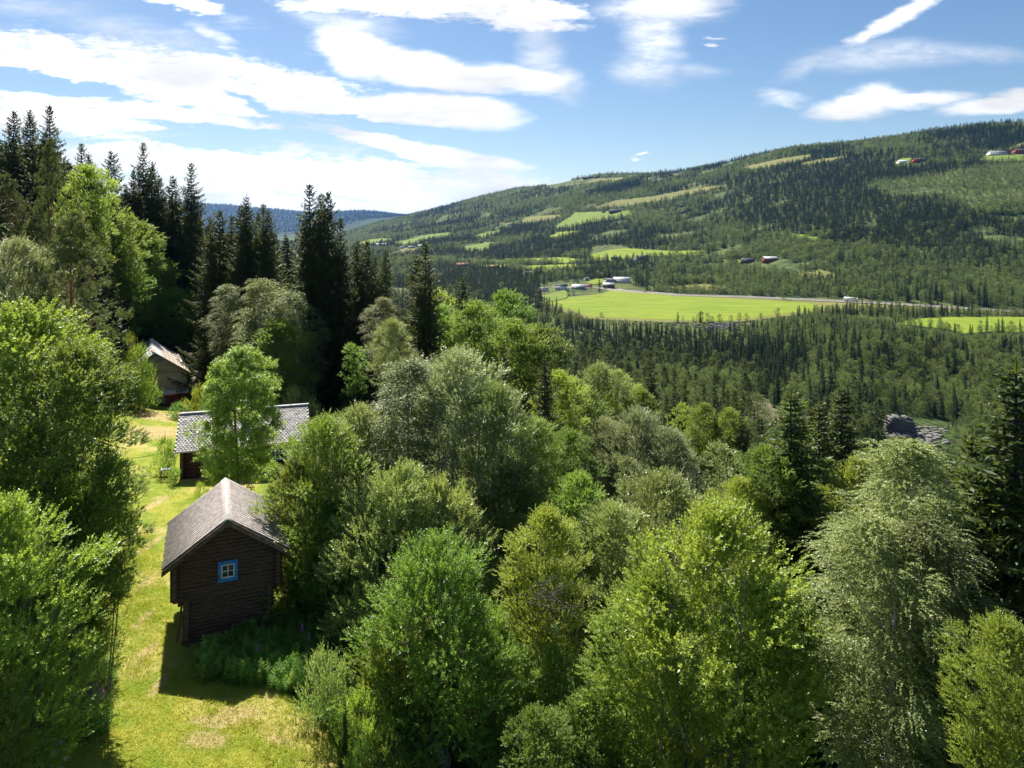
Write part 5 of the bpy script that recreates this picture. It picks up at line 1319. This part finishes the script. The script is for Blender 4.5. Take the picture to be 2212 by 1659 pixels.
rng = np.random.default_rng(77)
def poisson_like(spacing, y0, y1, u0, u1):
    """jittered grid in world space inside the wedge"""
    out = []
    ys = np.arange(y0, y1, spacing)
    for yy in ys:
        xs = np.arange(u0*yy, u1*yy, spacing)
        out.append(np.stack([xs+rng.uniform(-.48, .48, len(xs))*spacing, yy+rng.uniform(-.48, .48, len(xs))*spacing], 1))
    return np.concatenate(out)
CAPX = [-200,0,100,180,240,300,420,450,600,640,720,760,840,950,1100,1150,1200,1300,1400,1450,1550,1600,1700,1850,1950,2050,2100,2200,2500]
CAPY = [290,300,300,380,420,410,430,500,500,470,480,560,600,670,670,720,770,830,850,850,860,900,900,900,960,990,980,900,880]
def scatter():
    pts = []
    segs = [(38, 110, 4.3), (110, 220, 4.0), (220, 420, 4.3), (420, 620, 4.6), (620, 1100, 5.5), (1100, 1700, 7.0), (1700, 2600, 9.0), (2600, 4300, 13)]
    for y0, y1, s in segs:
        p = poisson_like(s, y0, y1, -.92, .92); pts.append(np.column_stack([p, np.full(len(p), s)]))
    P = np.concatenate(pts); x, y, s = P.T; z = terrain(x, y); px, py = to_px(x, y, z)
    keep = np.ones(len(x), bool); low_ = np.zeros(len(x), bool)
    # meadows, lawn, road, river, clearings
    for poly in [FIELD1, FIELD2, LAWN]+[f[1] for f in FIELDS]: 
        ex = in_poly(px, py, poly); keep &= ~ex
    v = in_poly(px, py, VERGE)&(rng.uniform(0, 1, len(x)) > .012); keep &= ~v
    dr = np.full(len(x), 1e9)
    m = (y > 450)&(y < 1000)
    dr[m] = np.min(np.hypot(x[m][:, None]-RW[None, ::3, 0], y[m][:, None]-RW[None, ::3, 1]), 1); keep &= dr > 13
    for (sx, sy, r) in SITES: keep &= np.hypot(x-sx, y-sy) > r
    # sight lines in front of the village houses are open ground
    for (sx, sy, r) in SITES:
        low_ |= (y < sy)&(y > sy-55)&(np.abs(x-sx*y/sy) < r*.9)
    keep &= ~(in_poly(px, py, [(1580,868),(1640,856),(1695,882),(1690,940),(1630,940),(1595,905)])&(rng.uniform(0, 1, len(x)) < .75))
    keep &= ~(in_poly(px, py, [(1165,612),(1230,604),(1370,598),(1375,632),(1300,636),(1235,642),(1170,652)])&(rng.uniform(0, 1, len(x)) < .9))
    keep &= ~in_poly(px, py, [(1918,905),(2045,905),(2050,968),(1918,962)])
    gul = in_poly(px, py, [(1290,700),(1440,705),(1620,705),(1600,715),(1440,716),(1290,710)]); keep &= ~(gul&(rng.uniform(0, 1, len(x)) < .7))
    # hillside thinning and openness
    op = fbm(x/90, y/90, 41, 4); keep &= ~((y > 620)&(op > .19))
    # houses and barn at home; hero zone handled by hand
    home = (y < 108)&(px < 760)&~((px < 330)&(y > 62))&~((px > 560)&(y > 84)); keep &= ~home
    keep &= ~((y < 66)&(px < 1180)); keep &= ~((y < 44))
    keep &= ~((px > -400)&(px < 480)&(y > 84)&(y < 130)&(px > 270))
    keep &= ~((y < 60)&(px > 1180)&(px < 1500))
    x, y, s, z, px, py, low_ = (a[keep] for a in (x, y, s, z, px, py, low_)); n = len(x)
    r = rng.uniform(0, 1, n); cl = fbm(x/60, y/60, 5, 3)*2.2; cl2 = fbm(x/170, y/170, 8, 4)*3
    # probability of conifer
    pc = np.where(y < 110, .35+cl*.3, np.where(y < 620,   .33+cl*.55, .50+cl2*.95))
    low = (y > 620)&(z < -50)&(px > 1400); pc = np.where(low, .22+cl*.35, pc)
    pc = np.where(in_poly(px, py, z5([(1230,480),(1500,440),(1760,400),(2212,340),(2700,330),(2700,640),(1950,640),(1700,560),(1400,540)])), .08, pc)
    pc = np.where(in_poly(px, py, z5([(1000,830),(1180,700),(1500,650),(2212,660),(2700,640),(2700,860),(1700,880),(1300,850)])), .85, pc)
    pc = np.where(in_poly(px, py, z5([(480,700),(700,430),(900,340),(1440,350),(1740,370),(1740,430),(1230,470),(1400,560),(1900,640),(1700,700),(1100,760),(800,780)])), .93, pc)
    pc = np.where(in_poly(px, py, z4([(640,670),(1250,560),(1500,520),(1940,480),(2212,500),(2212,600),(1700,640),(1400,640),(1000,650)])), .9, pc)
    pc = np.where(in_poly(px, py, z4([(560,730),(1000,735),(1300,800),(1460,830),(1300,890),(1000,910),(600,860)])), .92, pc)
    pc = np.where((px < 600)&(y < 400), .93, pc)
    band = in_poly(px, py, [(1150,700),(1550,712),(1750,770),(1700,880),(1560,840),(1150,790)]); pc = np.where(band, .9, pc)
    con = r < pc
    pz = in_poly(px, py, [(1130,765),(1450,800),(1660,850),(1640,960),(1560,980),(1350,920),(1130,860)])|((y > 180)&(y < 420)&(cl > .25)&(px > 1500))
    kind = np.where(con, np.where(pz&(rng.uniform(0, 1, n) < .8), 3, 2), np.where(rng.uniform(0, 1, n) < .45, 1, 0))
    H = np.array([9.5, 10.5, 13.5, 13.0])[kind]*rng.uniform(.5, 1.25, n)*(1+.5*np.clip(fbm(x/40, y/40, 61, 2), -.4, .4))
    H = np.where((y > 1700)&(kind >= 2), H*1.05, H); H = np.where((y < 200)&(px < 700)&(kind == 2), H*1.5, H)
    H = np.where(in_poly(px, py, z5([(1230,480),(1500,440),(1760,400),(2212,340),(2700,330),(2700,640),(1950,640),(1700,560),(1400,540)])), H*.62, H)
    scr = in_poly(px, py, [(1560,700),(1900,690),(1960,715),(1800,760),(1650,740)])|((y > 480)&(y < 640)); H = np.where(scr, H*.68, H)
    # nothing may stand above the known skyline or in front of the fields
    cap = np.interp(px, CAPX, CAPY); zmax = -(cap-HY)/F*y; near = y < 240
    H = np.where(near, np.minimum(H, zmax-z), H)
    f_edge = np.interp(px, [1150, 1240, 1275, 1443, 1556, 1605, 1700, 1770, 1930, 1935, 2043, 2083, 2147, 2212, 2600], [662, 676, 688, 696, 699, 695, 682, 674, 690, 703, 716, 726, 721, 723, 723])
    zf = -(f_edge-HY)/F*y; inf = (px > 1170)&(y > 200)&(y < 600)&(py > f_edge)
    H = np.where(inf, np.minimum(H, zf-z+rng.uniform(-1, 1.5, n)), H)
    fr = (kind == 0)&(y > 600); H = np.where(fr, H*.82, H)
    rk = (px > 1900)&(px < 2085)&(y > 150)&(y < 303); H = np.where(rk, np.maximum(np.minimum(H, -(968-HY)/F*y-z), 2.4), H)
    H = np.where(low_, np.minimum(H*.4, 3.6), H)
    ok = H > 2.2
    return [a[ok] for a in (x, y, z, px, py, kind, H, s)]
X, Y, Z, PX, PY, KIND, HH, SP = scatter()
print('scattered', len(X))
KN = ['d', 'b', 's', 'p']
# --- the trees that show largest stand as things of their own, the rest of the wood is one mass per kind
inside = (np.abs(X/Y) < .725)
top = HY-F*(Z+HH)/Y; capv = np.interp(PX, CAPX, CAPY)
size = HH/Y*np.where(inside, 1, 0)*np.where((top < capv+150), 1, .35)
indiv = np.zeros(len(X), bool)
for k, nmax in ((0, 170), (1, 100), (2, 190), (3, 120)):
    idx = np.nonzero(KIND == k)[0]; idx = idx[np.argsort(-size[idx])][:nmax]; indiv[idx[size[idx] > 0]] = True
INFO = {0: ('alder_tree', 'leafy green tree in the mixed wood between thicket and river', 'green leafy trees of the slope wood', 'alder_tree'),
        1: ('birch_tree', 'slender birch in the mixed wood between thicket and river', 'birches of the slope wood', 'birch_tree'),
        2: ('spruce_tree', 'dark spruce in the woods behind the farm and down the slope', 'spruces of the slope wood', 'spruce_tree'),
        3: ('pine_tree', 'slender pine in the stand above the river gorge', 'pines above the river gorge', 'pine_tree')}
LEFTSP = ('spruce_tree', 'dark spruce in the dense stand behind the barn on the left hill', 'spruces of the left hill')
MIDA = {0: A['mid']+A['midlime'][:2]+A['midwillow'][:1], 1: A['midbirch'], 2: A['midspruce'], 3: A['pine']}
joined = {}
def joined_mesh(a, nm):
    """trunk and crown of a small far copy in one mesh"""
    if nm in joined: return joined[nm]
    bm = bmesh.new(); bm.from_mesh(a.crown); bm.from_mesh(a.trunk); me = bpy.data.meshes.new(nm)
    bm.to_mesh(me); bm.free(); joined[nm] = me; return me
for j in np.nonzero(indiv)[0]:
    k = int(KIND[j]); info = INFO[k]
    if k == 2 and PX[j] < 700: info = LEFTSP
    h = float(HH[j])
    if Y[j] < 130 and k != 3:
        a = MIDA[k][j % len(MIDA[k])]
        o = empty(info[0], (X[j], Y[j], Z[j]-.1), float(rng.uniform(0, 6.28))); s = h/a.H
        w = s*rng.uniform(.85, 1.2)*(1.0 if k != 2 else (1.0 if h < 16 else .9)); o.scale = (w, w, s); link('trunk', a.trunk, o); link('crown', a.crown, o)
    else:
        me, H0 = LODS[KN[k], 0][j % 3]; o = link(info[0], me, None, (X[j], Y[j], Z[j]-.1), float(rng.uniform(0, 6.28)))
        s = h/H0; w = s*rng.uniform(.85, 1.2); o.scale = (w, w, s)
    tag(o, info[1], 'tree', info[2])

def gn_scatter(name, pts, protos, idx, scl, sxy, label, cat):
    """one object whose geometry nodes place copies of the given meshes on its points"""
    me = bpy.data.meshes.new(name); me.vertices.add(len(pts)); me.vertices.foreach_set('co', np.asarray(pts, np.float32).ravel())
    me.attributes.new('idx', 'INT', 'POINT').data.foreach_set('value', np.asarray(idx, np.int32))
    sv = np.column_stack([sxy, sxy, scl]).astype(np.float32)
    me.attributes.new('scl', 'FLOAT_VECTOR', 'POINT').data.foreach_set('vector', sv.ravel())
    me.attributes.new('rot', 'FLOAT', 'POINT').data.foreach_set('value', rng.uniform(0, 6.28, len(pts)).astype(np.float32))
    o = link(name, me)
    c = bpy.data.collections.new(name+' kinds')
    for i, m in enumerate(protos):
        p = bpy.data.objects.new('%s kind %03d' % (name, i), m); c.objects.link(p)
    ng = bpy.data.node_groups.new(name, 'GeometryNodeTree')
    ng.interface.new_socket('Geometry', in_out='INPUT', socket_type='NodeSocketGeometry'); ng.interface.new_socket('Geometry', in_out='OUTPUT', socket_type='NodeSocketGeometry')
    N, Lk = ng.nodes, ng.links
    gi, go = N.new('NodeGroupInput'), N.new('NodeGroupOutput')
    m2p = N.new('GeometryNodeMeshToPoints'); ci = N.new('GeometryNodeCollectionInfo'); ci.inputs['Collection'].default_value = c
    ci.inputs['Separate Children'].default_value = True; ci.inputs['Reset Children'].default_value = True
    iop = N.new('GeometryNodeInstanceOnPoints'); iop.inputs['Pick Instance'].default_value = True
    def attr(nm, typ):
        a = N.new('GeometryNodeInputNamedAttribute'); a.data_type = typ; a.inputs['Name'].default_value = nm
        return [s for s in a.outputs if s.enabled and s.name == 'Attribute'][0]
    cx = N.new('ShaderNodeCombineXYZ'); Lk.new(attr('rot', 'FLOAT'), cx.inputs[2])
    Lk.new(gi.outputs[0], m2p.inputs[0]); Lk.new(m2p.outputs[0], iop.inputs['Points']); Lk.new(ci.outputs[0], iop.inputs['Instance'])
    Lk.new(attr('idx', 'INT'), iop.inputs['Instance Index']); Lk.new(cx.outputs[0], iop.inputs['Rotation']); Lk.new(attr('scl', 'FLOAT_VECTOR'), iop.inputs['Scale'])
    Lk.new(iop.outputs[0], go.inputs[0])
    md = o.modifiers.new('scatter', 'NODES'); md.node_group = ng
    tag(o, label, cat, None, 'stuff'); return o
WOOD = {0: ('leafy_forest', 'green leafy woods covering valley floor and hillside'), 1: ('birch_forest', 'slender light green birch woods on valley sides'), 2: ('spruce_forest', 'dark green spruce forest over valley and hillside'), 3: ('pine_forest', 'olive green pine woods above the river')}
for k in range(4):
    for q in (0, 1): pass
    m = (KIND == k)&~indiv
    if not m.any(): continue
    protos = [a[0] for a in LODS[KN[k], 0]]+[a[0] for a in LODS[KN[k], 1]]; H0 = LODS[KN[k], 0][0][1]
    n = m.sum(); idx = rng.integers(0, 3, n)+np.where(Y[m] > 700, 3, 0); s = HH[m]/H0
    wide = s*rng.uniform(.85, 1.25, n)*np.where(Y[m] > 1700, 1.5, np.where(Y[m] > 1000, 1.25, 1.0))
    if k == 0: wide = wide*np.where(Y[m] > 600, 1.45, 1.1)
    gn_scatter(WOOD[k][0], np.column_stack([X[m], Y[m], Z[m]-.2]), protos, idx, s, wide, WOOD[k][1], 'forest')

# ------------------------------------------------------------------ forest on the far ridge
def far_ridge():
    p = poisson_like(46, 6600, 9800, -.75, .1); z = terrain(p[:, 0], p[:, 1]); n = len(p)
    protos = [a[0] for a in LODS['s', 1]]
    s = rng.uniform(1.2, 1.9, n); gn_scatter('distant_forest', np.column_stack([p, z-1]), protos, rng.integers(0, 3, n), s, s*2.6, 'dark forest on the far blue ridge', 'forest')
far_ridge()

# ------------------------------------------------------------------ herbs, undergrowth and grass
def herb_np(seed, H=1.25, n=46, ll=.17, lw=.04):
    r = np.random.default_rng(seed); B = []; D = []; Ls = []
    for st in range(5):
        h = H*r.uniform(.6, 1.05); ox, oy = r.normal(0, .13, 2); t = np.linspace(.12, 1, n); a = np.arange(n)*2.4
        lean = r.normal(0, .08, 2); B.append(np.stack([ox+lean[0]*t, oy+lean[1]*t, h*t], 1))
        D.append(nrm(np.stack([np.cos(a), np.sin(a), np.interp(t, [0, .8, 1], [.1, .45, 1.4])], 1))); Ls.append(ll*np.interp(t, [0, .4, .85, 1], [.7, 1.15, .9, .4])*r.uniform(.8, 1.2, n))
    B, D, Ls = map(np.concatenate, (B, D, Ls)); V, Fq = rhombs(B, D, Ls, Ls*lw/ll, np.array([0, 0, 1.2]), r)
    return V, Fq, np.repeat(np.clip(r.normal(.5, .25, len(B))+.25*(B[:, 2]/H-.5), 0, 1), 4)
HERBS = []
for i in range(3):
    V, Fq, tv = herb_np(900+i); HERBS.append(mesh_np('herb', V, Fq, [L_HERB], attrs={'v': tv}))
for i in range(2):
    V, Fq, tv = herb_np(910+i, .8, 24, .16, .10); HERBS.append(mesh_np('herb', V, Fq, [L_LIME], attrs={'v': tv}))
def fill(poly, n, dmax=70):
    xs = [p[0] for p in poly]; ys = [p[1] for p in poly]; W = np.array([on_ground(a, b)[:2] for a, b in poly])
    p = rng.uniform(W.min(0), W.max(0), (n*4, 2)); p = p[in_poly(p[:, 0], p[:, 1], [tuple(w) for w in W])][:n]
    return p
P1 = fill([(430,1425),(500,1400),(570,1365),(640,1340),(700,1335),(790,1400),(800,1480),(700,1525),(600,1495),(500,1480),(420,1460)], 620)
P2 = fill([(690,1480),(780,1480),(900,1600),(920,1700),(800,1720),(745,1640),(700,1560)], 620)
P3 = fill([(150,1440),(215,1380),(245,1470),(235,1560),(150,1600),(60,1600),(60,1480)], 160)
P4 = np.concatenate([fill([(760,1300),(1500,1250),(2600,1100),(3000,2300),(860,2300),(900,1640),(780,1450)], 3400), fill([(640,900),(1100,900),(1500,1100),(1500,1300),(760,1300),(640,1200)], 1200)])
allp = np.concatenate([P1, P2, P3, P4]); zz = terrain(allp[:, 0], allp[:, 1]); n = len(allp)
idx = np.concatenate([rng.choice([0, 1, 2, 0, 1, 2, 3], len(P1)), rng.choice([0, 3, 4, 3, 4], len(P2)), rng.choice([0, 1, 3], len(P3)), rng.integers(0, 5, len(P4))])
s = rng.uniform(.6, 1.1, n)*np.concatenate([np.ones(len(P1))*1.0, np.ones(len(P2))*.95, np.ones(len(P3))*.8, np.ones(len(P4))*1.1])
gn_scatter('undergrowth', np.column_stack([allp, zz-.03]), HERBS, idx, s, s*1.1, 'leafy undergrowth of weeds and herbs on the slope and beside the storehouse', 'undergrowth')
def fireweed():
    pink = simple('pink fireweed petals', (.45,.10,.36), (.60,.22,.50), 30)
    base = None
    for i, (px, py) in enumerate([(196,1580),(206,1592),(215,1572),(186,1600),(224,1585),(652,1420),(668,1432),(556,1455)]):
        x, y, z = on_ground(px, py); t = empty('fireweed', (x, y, z-.02), i*1.3)
        sc_ = [1.25, 1.15, 1.1, 1.0, 1.2, 1.1, .95, .9][i]; t.scale = (sc_,)*3
        tag(t, 'pink flowering fireweed in the clump at the bottom left of the lawn' if i < 5 else 'pale pink fireweed among the herbs in front of the storehouse', 'flower', 'fireweeds at the bottom left' if i < 5 else 'fireweeds by the storehouse')
        link('leaves', HERBS[i % 3], t)
        if base is None:
            mb = MB(); rr = random.Random(2)
            for k in range(60):
                f = k/60; a = k*2.4; r = .07*(1-f)+.012; c = (math.cos(a)*r, math.sin(a)*r, 1.15+f*.42)
                mb.raw([(c[0]*.3, c[1]*.3, c[2]), (c[0]+.02, c[1]-.02, c[2]+.01), (c[0]*1.5, c[1]*1.5, c[2]+.015), (c[0]-.02, c[1]+.02, c[2]+.01)], [(0, 1, 2, 3)])
            base = mb.build('flower_spike', pink, t).data
        else: link('flower_spike', base, t)
fireweed()
def dead_branches():
    x, y, z = on_ground(1215, 1420); t = None; mb = MB(); rr = np.random.default_rng(4)
    p0 = np.array([px_u(1170)*31, 31, -(1290-HY)/F*31.])
    for k in range(34):
        d = nrm(np.array([rr.uniform(.1, 1.2), rr.uniform(-.7, .7), rr.uniform(-.9, .6)])); L = rr.uniform(.8, 2.6)
        q = p0+rr.normal(0, .35, 3); m = q+d*L*.5+rr.normal(0, .12, 3); e = q+d*L+rr.normal(0, .2, 3)
        mb.tube([q, m, e], [.022, .014, .004], 4, cap=False)
        for j in range(3):
            b = m+(e-m)*rr.uniform(0, .8); mb.tube([b, b+nrm(rr.normal(0, 1, 3))*.5+np.array([0, 0, -.1])], [.007, .002], 3, cap=False)
    gz = g(p0[0], p0[1])
    tag(mb.build('dead_shrub', simple('bleached twigs', (.05,.045,.04), (.12,.11,.09), 4)), 'bare tangle of dead grey branches in the dark hollow', 'dead shrub')
dead_branches()
def grass():
    p = fill([(120,1780),(860,1780),(745,1620),(700,1545),(610,1490),(450,1460),(420,1380),(560,1220),(700,1060),(700,935),(650,905),(470,905),(430,885),(290,872),(262,905),(330,1000),(300,1150),(215,1300),(120,1450)], 11000)
    near = fill([(120,1780),(860,1780),(745,1620),(700,1545),(610,1490),(450,1460),(395,1400),(330,1150),(300,1150),(215,1300),(120,1450)], 15000)
    p = np.concatenate([p, near]); n = len(p); k = 5
    z = terrain(p[:, 0], p[:, 1])+.05; dry = fbm(p[:, 0]*.55, p[:, 1]*.55, 4, 3)+.5
    B = np.repeat(np.column_stack([p, z]), k, 0)+rng.normal(0, .05, (n*k, 3))*np.array([1, 1, 0])
    D = nrm(rng.normal(0, .6, (n*k, 3))+np.array([0, 0, 1.0])); D[:, 2] = np.abs(D[:, 2])
    Ls = rng.uniform(.05, .13, n*k)*np.repeat(np.where(dry < .45, 1.3, .8), k)
    V, Fq = rhombs(B, D, Ls, .022, rng.normal(0, 1, (n*k, 3)), rng)
    me = mesh_np('grass', V, Fq, [leaf_mat('grass blades', (.16,.26,.02), (.42,.40,.06), (.48,.50,.05), .35)], attrs={'v': np.repeat(np.clip(np.repeat(dry, k)+rng.normal(0, .2, n*k), 0, 1), 4)})
    tag(link('grass', me), 'short yellow green grass of the lawn around the log buildings', 'grass', None, 'stuff')
grass()

# ------------------------------------------------------------------ air
def haze():
    mb = MB(); mb.box(-19000, 19000, -200, 13900, -420, 470); m, T, out = new_mat('air')
    v = T.add('ShaderNodeVolumePrincipled'); v.inputs['Color'].default_value = (.16, .42, 1.0, 1); v.inputs['Density'].default_value = HAZE; v.inputs['Anisotropy'].default_value = .2
    T.l.new(v.outputs[0], out.inputs['Volume'])
    tag(mb.build('haze', m), 'thin blue haze in the valley air', 'haze', None, 'stuff')
HAZE = 2.5e-5
haze()
